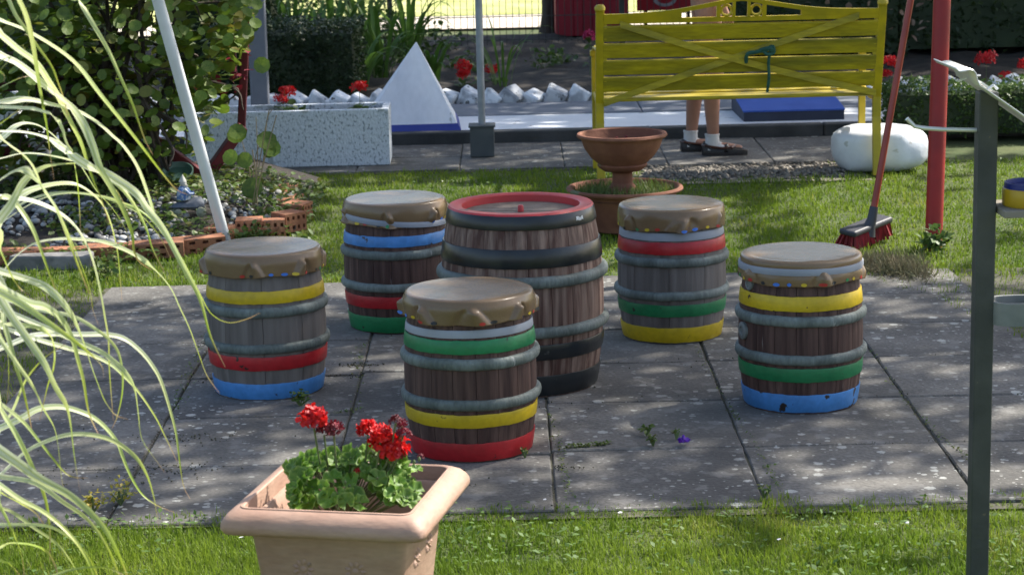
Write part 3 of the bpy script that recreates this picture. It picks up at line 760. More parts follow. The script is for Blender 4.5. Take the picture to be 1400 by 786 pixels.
# embossed daisies on the faces
def emboss():
    mb = MB()
    for k in range(9):
        a = 2*PI*k/9; c = Vector((.011*math.cos(a), 0, .011*math.sin(a)))
        mb.lathe([(.0001, .003), (.0035, .0025), (.005, 0)], 8, c=(0, 0, 0)) if False else None
        vs = [c+Vector((.0045*math.cos(b)*math.cos(a)*1.0-.003*math.sin(b)*math.sin(a), 0, .0045*math.cos(b)*math.sin(a)+.003*math.sin(b)*math.cos(a))) for b in [2*PI*q/8 for q in range(8)]]
        vs += [c+Vector((0, -.0035, 0))]
        mb.add(vs, [(q, (q+1) % 8, 8) for q in range(8)])
    vs = [Vector((.005*math.cos(b), 0, .005*math.sin(b))) for b in [2*PI*q/8 for q in range(8)]]+[Vector((0, -.004, 0))]
    mb.add(vs, [(q, (q+1) % 8, 8) for q in range(8)])
    return mb
em = None
slope = math.atan(((hw-.052)-.125)/.331)
def face_r(z): return .125+((hw-.052)-.125)*(z-.004)/.331
for (f, xx) in ((0, -.055), (0, .055), (1, -.05), (1, .05), (3, 0.)):
    o = link('embossed_daisy', emboss() if em is None else em, 'planter', planter); em = o.data
    z = .268; r = face_r(z)+.0004; a = f*PI/2
    o.location = (math.cos(a)*xx+math.sin(a)*r, math.sin(a)*xx-math.cos(a)*r, z); o.rotation_euler = (slope*1.0, 0, a); o.scale = (1.5,)*3
# the geranium in it
ger = thing('geranium_plant', 'bushy red geranium with frilly green leaves growing in the foreground planter', 'geranium', (pc.x-.015, pc.y+.02, .30), 0)
def gp(px, py, dy=0.):                   # local position from photo pixel at the plant's depth
    p = D(px, py, pc.y+.02+dy); return Vector((p.x-(pc.x-.015), dy, p.z-.30))
leafs = []
for k in range(125):
    px = U(395, 572); py = 610+U(4, 78)
    cx = (px-483)/95; top = 612+26*cx*cx
    py = max(py, top+U(0, 8)); dy = U(-.10, .09)*(1-.4*abs(cx))
    dy = -.09*(py-640)/50+U(-.03, .03)
    leafs.append((px, min(py, 686), max(-.105, min(.09, dy))))
stems = MB()
for k, (px, py, dy) in enumerate(leafs):
    p = gp(px, py, dy)
    nrm = Vector((U(-.5, .5)+(px-483)/140, -.55+U(-.5, .3), .75)).normalized()
    q = nrm.to_track_quat('Z', 'Y') @ Quaternion((0, 0, 1), U(0, 6.28))
    raw('leaf', GL[k % 4], ger, p, q, U(.42, .80))
    if k % 2 == 0: stems.tube(catmull([(U(-.02, .02), U(-.02, .02), -.0), (p.x*.5, p.y*.5, p.z*.5), p], 3), .0016, 5)
for (px, py, r, dark) in ((428, 572, .024, 0), (443, 590, .017, 1), (456, 586, .018, 1), (503, 588, .020, 0), (521, 594, .019, 0), (536, 611, .028, 0), (524, 604, .022, 0), (541, 575, .013, 1), (550, 580, .012, 1), (551, 592, .014, 1), (489, 645, .009, 0), (575, 624, .007, 1), (546, 620, .014, 1)):
    dy = U(-.03, .02); p = gp(px, py, dy); m2 = MB()
    petal_head(m2, p, r, int(40*r/.02), r*(.60 if not dark else .42), .8)
    link('flower_head', m2, 'petal_dark' if dark else 'petal', ger, smooth=False, recalc=False, label='wilting dark red flower head' if dark else None)
    if r > .008: stems.tube(catmull([(p.x*.35-.005, .0, .06), (p.x*.8, p.y*.6, p.z*.6), p-Vector((0, 0, r*.4))], 4), .0021, 6)
for (px, py) in ((478, 665), (566, 632), (573, 628), (472, 660), (482, 672)):
    p = gp(px, py, -.06); m2 = MB().lathe([(.0001, .007), (.003, .004), (.0035, 0), (.0001, -.006)], 8, c=p); stems.add(m2.v, m2.f)
link('stem', stems, 'stem', ger)

# ================================================================== BIG ORNAMENTAL GRASS (left foreground)
BLADES = [
 ([(0,28),(43,46),(99,83),(139,132),(185,189),(218,232),(240,258),(256,266)], 7, 4.15),
 ([(0,48),(25,69),(48,86),(66,112),(79,132),(89,153),(102,178),(112,200),(127,246),(137,269),(150,307)], 13, 3.95),
 ([(0,76),(23,87),(43,102),(64,120),(84,135),(100,150),(115,172),(127,200),(137,230),(153,258),(168,286),(181,320),(183,342),(191,358),(207,369)], 10, 4.05),
 ([(18,-12),(25,0),(36,25),(45,64),(52,109),(58,142),(64,175),(67,200),(69,215),(74,246)], 11, 3.9),
 ([(96,-25),(108,0),(127,33),(148,69),(163,102),(181,142),(197,188),(209,212)], 6, 4.2),
 ([(0,140),(38,137),(76,145),(105,152),(135,170),(153,186),(168,200),(188,230),(205,276),(215,309),(245,349),(271,398),(288,428),(311,441),(335,437),(355,428)], 10, 4.0),
 ([(-10,178),(0,170),(20,155),(41,140)], 6, 3.9),
 ([(0,190),(25,171),(46,170),(64,178),(84,196),(109,225),(132,261),(153,284),(172,314),(180,345)], 6, 4.3),
 ([(0,180),(33,181),(61,188),(86,203),(102,215),(122,228),(142,236),(163,248),(188,266),(202,286),(225,316),(251,365),(274,410),(288,460),(308,502)], 9, 4.1),
 ([(0,188),(15,200),(33,213),(46,230),(58,258),(76,284),(89,309),(102,340),(114,370),(123,398),(127,424),(136,448)], 11, 3.85),
 ([(0,217),(30,210),(64,212),(102,221),(130,230),(142,238),(165,256),(183,279),(200,312),(208,339),(225,373)], 7, 4.25),
 ([(0,299),(15,279),(33,248),(58,230),(84,225),(114,225),(137,240),(160,262),(178,296)], 10, 3.95),
 ([(0,246),(15,237),(33,232),(50,245),(66,266),(80,290),(94,327),(107,363),(122,402)], 10, 4.0),
 ([(0,300),(28,268),(56,256),(89,251),(112,256),(137,276),(150,302),(160,342),(164,380),(167,412)], 9, 4.15),
 ([(0,306),(33,284),(66,269),(102,264),(142,269),(173,279),(200,294),(225,322),(240,352)], 5, 4.35),
 ([(0,270),(38,274),(71,286),(97,304),(114,327),(127,358),(137,400),(142,428),(148,465),(149,500),(152,540),(155,575)], 9, 4.05),
 ([(13,360),(28,345),(51,332),(84,327),(114,328),(142,331),(165,339),(200,358),(231,390),(246,420),(259,448),(270,478),(281,509),(290,524),(300,537)], 7, 4.2),
 ([(0,342),(15,376),(28,395),(40,404)], 11, 3.8),
 ([(0,371),(30,380),(58,390),(80,407),(97,428),(108,450),(117,474),(125,500),(138,535),(145,550),(158,567),(175,573)], 9, 4.0),
 ([(20,405),(43,416),(62,420),(84,437),(99,465),(106,491),(114,521),(120,558),(127,578),(138,600)], 13, 3.85),
 ([(0,400),(30,416),(65,440),(100,465),(125,485),(139,500),(142,516)], 11, 3.75),
 ([(15,470),(40,460),(65,457),(117,457),(142,457),(168,462),(190,478),(207,498),(220,521),(233,562),(241,595),(246,634),(251,664),(260,682)], 6, 4.25),
 ([(60,447),(95,462),(123,474),(138,481),(155,493),(171,508),(184,530),(189,562),(192,591),(197,606),(212,627),(227,648)], 6, 4.1),
 ([(100,478),(125,485),(151,498),(168,513),(188,534),(212,569),(227,599),(242,630)], 5, 4.15),
 ([(0,405),(15,430),(30,452),(47,476),(62,498),(77,530),(91,554),(97,580),(101,617),(106,651),(110,673)], 10, 3.8),
 ([(0,585),(30,571),(49,560),(69,556),(91,557),(121,567),(142,582),(160,604),(168,625),(179,651),(194,675),(214,690),(238,700)], 7, 4.05),
 ([(0,650),(34,619),(62,604),(95,594),(130,595),(160,605),(186,625),(201,649),(210,677),(214,700),(217,722)], 7, 3.95),
 ([(0,552),(30,575),(52,601),(71,625),(88,645),(101,652),(120,653)], 8, 3.85),
 ([(0,616),(26,634),(57,656),(97,678),(132,709),(154,740),(174,786),(180,815)], 12, 3.7),
 ([(0,559),(22,594),(44,638),(62,682),(68,726),(68,768)], 9, 3.75),
 ([(0,651),(48,660),(88,687),(119,709),(145,744),(163,786),(170,810)], 6, 3.85),
 ([(0,673),(26,687),(48,700),(60,716)], 11, 3.7),
 ([(0,717),(60,718),(92,732),(118,757),(133,786),(140,810)], 4, 3.8),
 ([(15,742),(40,744),(62,752),(74,770),(82,795)], 12, 3.65),
 ([(55,795),(75,786),(100,778),(140,775),(170,786),(182,800)], 5, 3.75),
 ([(0,765),(15,772),(30,790),(36,806)], 5, 3.7),
 ([(4,-20),(12,0),(22,22),(35,40),(50,62),(70,90),(80,115),(87,135),(93,160)], 6, 4.1),
 ([(93,200),(100,215),(106,250),(109,290),(110,320)], 4, 4.1),
 ([(60,425),(82,428),(108,436),(134,452),(148,463),(160,478),(166,498),(168,521),(166,545),(160,570),(153,586)], 4, 4.2),
 ([(40,446),(58,450),(70,460),(75,480),(73,505),(66,525),(60,550),(54,575)], 8, 3.95),
 ([(5,440),(14,470),(22,500),(31,530),(38,560),(44,590)], 7, 4.0),
 ([(0,455),(10,480),(12,520),(8,560)], 7, 3.9),
 ([(0,590),(18,560),(35,520),(60,490),(90,470)], 4, 4.2),
 ([(0,690),(15,720),(30,760),(34,800)], 8, 3.7),
 ([(0,120),(25,108),(40,104)], 4, 4.2),
 ([(0,98),(6,104),(5,112)], 5, 3.8),
]
gro = Vector((-1.32, 4.10, 0))
og = thing('ornamental_grass', 'tall arching ornamental grass with white striped blades at the left edge', 'ornamental grass', gro)
culms = []
for k in range(5):
    cx, cy = U(-.05, .10), U(-.15, .15); hh = U(.9, 1.5)
    culms.append((cx, cy, hh)); link('stem', MB().tube([(cx*.6, cy*.6, 0), (cx, cy, hh*.5), (cx+.03, cy, hh)], [.006, .005, .003], 6), 'stem', og)
def blade(pts, wpx, Y, tilt):
    P = []; n0 = len(pts)
    for i, (x, y) in enumerate(pts):
        t = i/(n0-1); P.append(D(x, y, Y+.10*math.sin(t*2.2)*(1 if tilt > 0 else -1)))
    d = (P[0]-P[1]).normalized()
    cx, cy, hh = culms[int(abs(tilt)*1000) % 5]
    # carry the blade back out of the picture to its culm, where the sheath clasps it
    ext = P[0]+d*.14
    zc = max(.05, min(hh*.9, ext.z-.12 if d.z < .1 else ext.z+.0))
    join = gro+Vector((cx, cy, zc)); 
    lead = [join, join+Vector((.02, (P[0].y-join.y)*.3, .10)), ext] if pts[0][0] < 60 and pts[0][1] > 0 else [join, join+Vector((.06, (P[0].y-join.y)*.4, .12)), ext+Vector((-.04, 0, .02))]
    C = catmull(lead+P, 5); n = len(C)
    # only start tapering at the tip
    L = [0]
    for i in range(1, n): L.append(L[-1]+(C[i]-C[i-1]).length)
    tot = L[-1]; w_ = wpx*Y/FPX/2*1.12
    vs = []; cr = []; ln = []; K = 5; view = Vector((0, 0, CAM_H))
    for i, p in enumerate(C):
        t = (C[min(i+1, n-1)]-C[max(0, i-1)]).normalized(); q = L[i]/tot
        up = Vector((0, 0, 1))
        s = t.cross(Vector((math.sin(tilt*5), math.cos(tilt*5)*1., .35+.8*abs(math.sin(3*q+tilt*9))))).normalized()
        nn = s.cross(t).normalized()
        ww = w_*min(1, .55+q*3)*(1-max(0, (q-.55)/.45)**1.6)+.0004
        # width is measured square to the line of sight in the photograph: correct for turn of the blade
        for k in range(K):
            u = -1+2*k/(K-1); vs.append(p+s*u*ww*1.15+nn*ww*.35*(abs(u)-.5)); cr.append((u+1)/2); ln.append(q)
    fs = [(i*K+k, i*K+k+1, (i+1)*K+k+1, (i+1)*K+k) for i in range(n-1) for k in range(K-1)]
    me = bpy.data.meshes.new('blade'); me.from_pydata([tuple(v) for v in vs], [], fs); me.update()
    for nm, d_ in (('rnd', cr), ('len', ln)):
        at = me.attributes.new(nm, 'FLOAT', 'POINT'); at.data.foreach_set('value', d_)
    return link('blade', me, 'blade', og, recalc=False, loc=-gro)
EX = []
for k, src in enumerate((14, 24, 28, 30, 12)):
    pts, wpx, Y = BLADES[src]; dx = -U(8, 42); dy = U(-25, 45); q = U(.75, 1.05)
    EX.append(([((x*q+dx), y0_+(y-y0_)*q+dy) for x, y in pts for y0_ in [pts[0][1]]], wpx*U(.5, 1.), Y+U(-.1, .35)))
BLADES += EX
for k, (pts, wpx, Y) in enumerate(BLADES): blade(pts, wpx, Y, .1+.017*k if k % 2 else -.1-.013*k)

# ================================================================== YELLOW BENCH
bx0, bx1 = .455, 1.905; BY = 11.2
bench = thing('garden_bench', 'yellow slatted garden bench seen from behind with crossed braces', 'bench', ((bx0+bx1)/2, BY, 0), R(.6))
BW = (bx1-bx0)/2-.015
rear = lambda z: -max(0, z-.40)*.30-(.0 if z > .3 else (.3-z)*.12)        # y of the back at height z, leaning to the camera
for s in (-1, 1):
    mb = MB(); x = s*BW
    zs = [0, .1, .2, .3, .4, .5, .6, .7, .8, .885]; pts = [(x+s*.0, rear(z)-.0, z) for z in zs]
    wv = .021
    for i in range(len(zs)-1):
        a, b = Vector(pts[i]), Vector(pts[i+1]); hw_ = wv
        vs = [a+Vector((-hw_, -.012, 0)), a+Vector((hw_, -.012, 0)), a+Vector((hw_, .02, 0)), a+Vector((-hw_, .02, 0)), b+Vector((-hw_, -.012, 0)), b+Vector((hw_, -.012, 0)), b+Vector((hw_, .02, 0)), b+Vector((-hw_, .02, 0))]
        mb.add(vs, [(0, 1, 5, 4), (1, 2, 6, 5), (2, 3, 7, 6), (3, 0, 4, 7)]+([(0, 3, 2, 1)] if i == 0 else [])+([(4, 5, 6, 7)] if i == len(zs)-2 else []))
    for k in range(7):
        z = .47+k*.055; mb.box((x-s*.028, rear(z)-.002, z), (.016, .018, .026))
    link('back_leg', mb, 'yellow_metal', bench, smooth=False, bevel=.003)
    link('finial', MB().lathe([(.0001, .028), (.018, .026), (.027, .014), (.027, 0), (.02, -.008)], 16), 'yellow_metal', bench, loc=(x, rear(.885), .884))
    link('front_leg', MB().box((x, .44, .30), (.036, .03, .60)).box((x, .44, .615), (.05, .05, .03)), 'yellow_metal', bench, smooth=False, bevel=.004)
    mb = MB(); A = catmull([(x, rear(.66)+.02, .655), (x, .08, .665), (x, .28, .66), (x, .44, .635), (x, .49, .60), (x, .475, .575)], 5)
    mb.tube(A, .016, 8, flat=.7)
    mb.tube(catmull([(x, rear(.41)+.02, .40), (x, .15, .385), (x, .30, .395), (x, .44, .41)], 4), .014, 8)
    link('armrest', mb, 'yellow_metal', bench)
for (z0, z1) in ((.721, .804), (.634, .713), (.547, .626), (.460, .539)):
    zc = (z0+z1)/2
    link('back_slat', MB().box((0, rear(zc)-.004, zc), (2*BW-.03, .018, z1-z0), Matrix.Rotation(.29, 3, 'X')), 'yellow_wood', bench, smooth=False, bevel=.005)
for k in range(5):
    link('seat_slat', MB().box((0, .010+k*.090, .406+.012*abs(k-2)*.5), (2*BW-.03, .076, .02)), 'yellow_wood', bench, smooth=False, bevel=.005)
# crest board with cut-outs
def crest_top(t): return .862+.062*math.exp(-(t/.42)**2)+.014*math.exp(-(t/.10)**2)
mb = MB(); n = 60
def strip(x0, x1, f0, f1, th=.022, nn=40):
    vs = []
    for i in range(nn+1):
        x = x0+(x1-x0)*i/nn
        for (f, y) in ((f0, -th/2), (f1, -th/2), (f1, th/2), (f0, th/2)):
            z = f(x/BW); vs.append((x, rear(z)-.004+y, z))
    fs = [(i*4+k, (i+1)*4+k, (i+1)*4+(k+1) % 4, i*4+(k+1) % 4) for i in range(nn) for k in range(4)]+[(0, 1, 2, 3), (nn*4+3, nn*4+2, nn*4+1, nn*4)]
    mb.add(vs, fs)
strip(-BW+.02, BW-.02, lambda t: .812, lambda t: .836)
strip(-BW+.02, BW-.02, lambda t: crest_top(t)-.022, crest_top)
strip(-BW+.02, -.30, lambda t: .834, lambda t: max(.836, crest_top(t)-.021-.0*t), nn=20)
strip(.30, BW-.02, lambda t: .834, lambda t: max(.836, crest_top(t)-.021), nn=20)
strip(-.125, -.105, lambda t: .834, lambda t: crest_top(t)-.02, nn=2)
strip(.105, .125, lambda t: .834, lambda t: crest_top(t)-.02, nn=2)
strip(-.045, -.03, lambda t: .834, lambda t: crest_top(t)-.02, nn=2)
strip(.03, .045, lambda t: .834, lambda t: crest_top(t)-.02, nn=2)
for (cx, cz, r) in ((-.075, .868, .026), (.075, .868, .026)):
    ring = [(cx+r*math.cos(a), rear(cz)-.006, cz+r*math.sin(a)) for a in [2*PI*k/16 for k in range(17)]]
    mb.tube(ring, .0075, 6, cap=False)
link('crest_rail', mb, 'yellow_metal', bench, smooth=False)
def brace(p0, p1, bow):
    A = []
    for i in range(9):
        t = i/8; x = p0[0]+(p1[0]-p0[0])*t; z = p0[1]+(p1[1]-p0[1])*t-bow*math.sin(PI*t)
        A.append((x, z))
    mb = MB(); vs = []
    for (x, z) in A:
        y = rear(z)-.024-(.006 if bow > 0 else 0)
        for (dy, dz) in ((-.004, -.017), (-.004, .017), (.004, .017), (.004, -.017)): vs.append((x, y+dy, z+dz))
    fs = [(i*4+k, (i+1)*4+k, (i+1)*4+(k+1) % 4, i*4+(k+1) % 4) for i in range(8) for k in range(4)]+[(0, 3, 2, 1), (32, 33, 34, 35)]
    mb.add(vs, fs); return link('brace', mb, 'yellow_wood', bench, smooth=False)
brace((-BW+.10, .812), (BW-.01, .425), .022)
brace((-BW+.02, .400), (BW-.12, .828), -.004)
# green cord knotted round the crossing
cz = .655; cx = .13; mb = MB()
mb.tube(catmull([(cx-.10, rear(.6)-.03, .60), (cx-.095, rear(.65)-.045, .645), (cx-.05, rear(.65)-.05, .655), (cx, rear(.66)-.05, .668), (cx+.03, rear(.65)-.052, .68), (cx+.035, rear(.66)-.045, .65), (cx+.0, rear(.66)-.055, .645), (cx-.02, rear(.66)-.05, .67)], 5), .010, 7)
mb.tube(catmull([(cx+.02, rear(.655)-.055, .66), (cx+.012, rear(.60)-.05, .60), (cx+.018, rear(.52)-.045, .52), (cx+.012, rear(.46)-.035, .445)], 4), .0085, 6)
mb.tube(catmull([(cx-.03, rear(.66)-.04, .66), (cx+.01, rear(.66)-.065, .672), (cx+.03, rear(.66)-.04, .655)], 4), .014, 6)
st = link('string', mb, 'cord', None, loc=bench.location)
tag(st, 'dark green string knotted round the crossed braces of the yellow bench', 'string')

# ================================================================== PERSON standing beyond the bench, facing right
def skin_body(name, verts, edges, radii, matn, parent, root=0, sub=2):
    me = bpy.data.meshes.new(name); me.from_pydata([tuple(v) for v in verts], edges, []); me.update()
    o = bpy.data.objects.new(name, me); COL.objects.link(o); o.parent = parent; me.materials.append(M[matn])
    s = o.modifiers.new('skin', 'SKIN'); s.use_smooth_shade = True; s.branch_smoothing = .6
    for i, r in enumerate(radii):
        sv = me.skin_vertices[0].data[i]; sv.radius = r if hasattr(r, '__len__') else (r, r); sv.use_root = (i == root)
    ss = o.modifiers.new('sub', 'SUBSURF'); ss.levels = sub; ss.render_levels = sub
    return o
person = thing('person', 'bare legged person in white socks and dark leather shoes standing beyond the yellow bench', 'person', (1.10, 12.13, 0))
V_ = []; E_ = []; Rr = []
def vtx(p, r, par=None):
    V_.append(p); Rr.append(r); 
    if par is not None: E_.append((par, len(V_)-1))
    return len(V_)-1
pel = vtx((0, 0, .90), (.13, .11))
wst = vtx((.0, 0, 1.05), (.12, .10), pel); ch = vtx((.01, 0, 1.22), (.14, .105), wst); ub = vtx((0, 0, 1.34), (.12, .08), ch)
nk = vtx((.01, 0, 1.43), .05, ub); hd0 = vtx((.03, 0, 1.50), (.062, .058), nk); hd1 = vtx((.035, 0, 1.58), (.085, .072), hd0); hd2 = vtx((.025, 0, 1.65), (.06, .055), hd1)
def leg(s, kx, ax_, tz=0):
    h = vtx((.0, s*.085, .82), .085, pel); k = vtx((kx, s*.085, .47), .054, h); c = vtx((ax_-.015+(kx-ax_)*.45, s*.085, .335), .052, k)
    a = vtx((ax_, s*.085, .105+tz), .034, c); hl = vtx((ax_-.005, s*.085, .05+tz), .034, a); t = vtx((ax_+.11, s*.085, .035+tz), .028, hl); t2 = vtx((ax_+.165, s*.085, .03+tz), .020, t)
leg(-1, .045, .03); leg(1, .0, -.075, .0)
def arm(s):
    sh = vtx((0, s*.165, 1.34), .05, ub); el = vtx((-.02, s*.215, 1.08), .037, sh); wr = vtx((.06, s*.20, .86), .024, el)
    pm = vtx((.085, s*.195, .80), (.030, .022), wr)
    for q, (dx, ln) in enumerate(((-.022, .068), (-.007, .078), (.008, .074), (.022, .058))):
        a = vtx((.095+dx, s*.195, .765), .0085, pm); b = vtx((.105+dx, s*.188, .765-ln*.5), .008, a); vtx((.108+dx, s*.175, .765-ln), .0068, b)
    a = vtx((.10, s*.165, .80), .010, pm); vtx((.115, s*.150, .765), .008, a)
arm(-1); arm(1)
skin_body('body', V_, E_, Rr, 'skin', person)
# face details
mb = MB().lathe([(.0001, .012), (.008, .006), (.010, -.01), (.0001, -.016)], 8, c=(.118, 0, 1.575)); link('nose', mb, 'skin', person)
for s in (-1, 1):
    link('eye', MB().lathe([(.0001, .006), (.005, .003), (.006, 0), (.0001, -.006)], 8, c=(.103, s*.028, 1.592)), 'shoe', person)
    link('ear', MB().lathe([(.0001, .03), (.012, .018), (.012, -.012), (.0001, -.028)], 8, c=(.03, s*.078, 1.575)), 'skin', person)
link('mouth', MB().box((.108, 0, 1.535), (.008, .04, .007)), 'petal_dark', person, smooth=False, bevel=.002)
mb = MB(); mb.lathe([(.0001, .15), (.05, .145), (.088, .10), (.097, .03), (.094, -.04), (.078, -.06), (.07, -.05)], 24, c=(.0, 0, 1.58), fr=lambda r, z, a: r*(1-.28*max(0, math.cos(a))*(1 if z < .09 else 0)))
link('hair', mb, 'hair', person)
mb = MB()
mb.lathe([(.05, 1.41), (.13, 1.385), (.155, 1.30), (.145, 1.18), (.135, 1.06), (.15, .95), (.155, .90), (.157, .872), (.154, .870), (.14, .89)], 64,
         fr=lambda r, z, a: r*(1-.22*abs(math.cos(a))**1.0)*(1+(.035*math.sin(9*a)*max(0, (1-z))*2 if z < 1 else 0))+(.05*abs(math.sin(a))**3 if z > 1.28 and z < 1.4 else 0))
link('dress', mb, 'dress', person)
for s in (-1, 1):
    mb = MB().tube([(0, s*.155, 1.35), (-.008, s*.19, 1.25), (-.015, s*.212, 1.15)], [.062, .056, .052], 14, cap=False); link('sleeve', mb, 'dress', person)
def shoe(ax_, sy, foot_yaw=0):
    pr = Matrix.Translation((ax_, sy, 0)) @ Matrix.Rotation(foot_yaw, 4, 'Z')
    def T(vs): return [pr @ Vector(v) for v in vs]
    # rings along the foot: x, half width, top z
    S = [(-.062, .020, .05), (-.055, .030, .072), (-.03, .037, .078), (.01, .038, .066), (.05, .040, .052), (.09, .044, .046), (.13, .043, .044), (.165, .034, .038), (.188, .018, .030)]
    up = MB(); vs = []
    for (x, hw_, tz) in S:
        for k in range(9):
            a = PI*k/8; vs.append((x, -hw_*math.cos(a)*(1 if 0 < k < 8 else .96), .016+(tz-.016)*math.sin(a)**.55*(.86 if -.04 < x < .06 and 2 < k < 6 else 1)))
    fs = [(i*9+k, (i+1)*9+k, (i+1)*9+k+1, i*9+k+1) for i in range(len(S)-1) for k in range(8)]+[tuple(range(9)), tuple(len(S)*9-9+k for k in range(9))[::-1]]
    up.add(T(vs), fs); sh = link('shoe', up, ['shoe'], person)
    so_ = MB(); P = [(x, -h_-.003) for x, h_, _ in S]+[(x, h_+.003) for x, h_, _ in S[::-1]]; n = len(P)
    so_.add(T([(x, y, .0) for x, y in P]+[(x, y, .018) for x, y in P]), [tuple(range(n))[::-1], tuple(n+i for i in range(n))]+[(i, (i+1) % n, (i+1) % n+n, i+n) for i in range(n)])
    hb = MB().box(pr @ Vector((-.034, 0, .0115)), (.052, .066, .0225)); so_.add(hb.v, hb.f)
    link('sole', so_, 'shoe', sh, smooth=False)
    br = MB(); br.tube(T([(-.062, 0, .055), (-.045, -.036, .058), (0, -.0425, .050), (.05, -.043, .043), (.10, -.041, .046), (.125, 0, .052), (.10, .041, .046), (.05, .043, .043), (0, .0425, .050), (-.045, .036, .058), (-.062, 0, .055)]), .0065, 6, cap=False)
    link('trim', br, 'shoe_brown', sh)
    bs = MB(); vs = []
    for k in range(9):
        a = PI*k/8
        for x in (.060, .080): vs.append((x+.004*math.sin(a), -.044*math.cos(a), .020+.045*math.sin(a)**.7))
    bs.add(T(vs), [(2*k, 2*k+1, 2*k+3, 2*k+2) for k in range(8)]); link('instep_strap', bs, 'shoe', sh, solid=.003)
    sk_ = MB(); sk_.lathe([(.0385, .045), (.0395, .07), (.0385, .10), (.0395, .108), (.0415, .113), (.041, .118), (.034, .119)], 20, c=pr @ Vector((-.005, 0, 0)))
    vs = []
    for (x, hw_, tz) in ((-.03, .036, .082), (.02, .034, .080), (.05, .033, .068), (.09, .031, .054), (.115, .024, .049)):
        for k in range(9):
            a = PI*k/8; vs.append((x, -hw_*math.cos(a), .03+(tz-.03)*math.sin(a)))
    sk_.add(T(vs), [(i*9+k, (i+1)*9+k, (i+1)*9+k+1, i*9+k+1) for i in range(4) for k in range(8)])
    link('sock', sk_, 'sock', person)
shoe(.03, -.085, R(-4)); shoe(-.075, .085, R(3))

# ================================================================== POLES, TROUGH, PYRAMID
p = G(660, 213); gpole = thing('metal_pole', 'galvanised round pole standing in a dark square socket before the white lane', 'pole', (p.x, p.y, 0))
link('pole', MB().tube([(0, 0, .05), (-.002, 0, 1.1), (-.004, 0, 2.3)], .0205, 16), 'galv', gpole)
link('socket', MB().box((0, 0, .085), (.135, .135, .17)), 'darkgrey', gpole, smooth=False, bevel=.006)
link('socket_lip', MB().box((0, 0, .172), (.150, .150, .010)), 'darkgrey', gpole, smooth=False, bevel=.002)

# leaning white pole behind the left stool
a = G(309, 332); b = D(213, -10, 9.2); d_ = (b-a)
tag(link('white_pole', MB().tube([a, a+d_*.5, b+d_*.35], .0255, 16), 'whitepole'), 'long white painted pole leaning to the left, behind the left keg stool', 'pole')
# red pole
a = G(1276, 337); b = D(1288, 0, 9.25); d_ = b-a
rp = link('red_pole', MB().tube([a+Vector((0, 0, -.02)), a+d_*.5, a+d_*1.05, a+d_*1.95], .0365, 20), 'redpole'); tag(rp, 'thick round red pole standing in the lawn at the right', 'pole')
# white roughcast trough
pa = G(533, 226); pb = G(352, 232); L_ = 1.12
tr = thing('trough_planter', 'long white roughcast concrete trough with red geraniums in it', 'planter', (pa.x-L_/2, pa.y+.17, 0), R(1.0))
mb = MB(); W_, D_, H_ = L_, .34, .31
mb.box((0, -D_/2+.02, H_/2), (W_, .04, H_)); link('front_wall', mb, 'rough_white', tr, smooth=False, bevel=.006)
link('back_wall', MB().box((0, D_/2-.02, H_/2), (W_, .04, H_)), 'rough_white', tr, smooth=False, bevel=.006)
for s in (-1, 1): link('end_wall', MB().box((s*(W_/2-.021), 0, H_/2-.001), (.04, D_-.082, H_-.002)), 'rough_white', tr, smooth=False, bevel=.004)
link('earth', MB().box((0, 0, .13), (W_-.09, D_-.09, .26)), 'soil', tr, smooth=False)
tx = tr.location.x; ty = tr.location.y
def px2x(px, Y): return D(px, 140, Y).x
small_geranium('geranium with twin red heads at the left end of the white trough', (px2x(392, ty), ty, .26), [(-.05, -.02, .13, .04), (.06, .0, .10, .036), (.055, .03, .155, .026)], .13, .12, nl=30)
small_geranium('geranium with one red head at the right end of the white trough', (px2x(492, ty), ty, .26), [(.0, .0, .155, .040)], .13, .07, nl=22)
small_geranium('geranium seen through the round leaved bush', (px2x(270, ty), ty, .26), [(0.0, 0, .19, .05)], .12, .09, nl=18)
small_geranium('geranium low in the trough, far left, behind the white pole', (px2x(225, ty), ty-.02, .26), [(0.0, 0, .12, .03), (-.06, 0, .06, .02)], .10, .08, nl=18)

# white pyramid obstacle
def apex():
    return D(569, 57, 13.16)
ap = apex(); b0 = G(486, 184, .065); b1 = G(627, 178, .065)
py = thing('pyramid_obstacle', 'white wooden pyramid with a blue foot standing on the lane', 'obstacle', ((b0.x+b1.x)/2, 13.16, .062), R(2.5))
hw_ = (b1.x-b0.x)/2; ax_ = ap.x-py.location.x; az_ = ap.z-.062; hy = .29
c8 = [(-hw_, -hy), (hw_, -hy), (hw_, hy), (-hw_, hy)]; k_ = .075; e = .004
def lerp(q, t): return (q[0]+(ax_-q[0])*t, q[1]*(1-t), az_*t)
mb = MB()
vs = [lerp(q, k_) for q in c8]+[lerp(q, .985) for q in c8]+[(ax_, 0, az_)]
mb.add(vs, [(0, 1, 5, 4), (1, 2, 6, 5), (2, 3, 7, 6), (3, 0, 4, 7), (4, 5, 8), (5, 6, 8), (6, 7, 8), (7, 4, 8)])
link('cone_faces', mb, 'pyr', py, smooth=False, bevel=.003)
mb = MB(); vs = [(q[0]*1.012, q[1]*1.012, 0) for q in c8]+[(lerp(q, k_)[0]*1.012, lerp(q, k_)[1]*1.012, az_*k_+.002) for q in c8]
mb.add(vs, [(0, 1, 5, 4), (1, 2, 6, 5), (2, 3, 7, 6), (3, 0, 4, 7), (4, 5, 6, 7)]); link('foot', mb, 'blue', py, smooth=False)
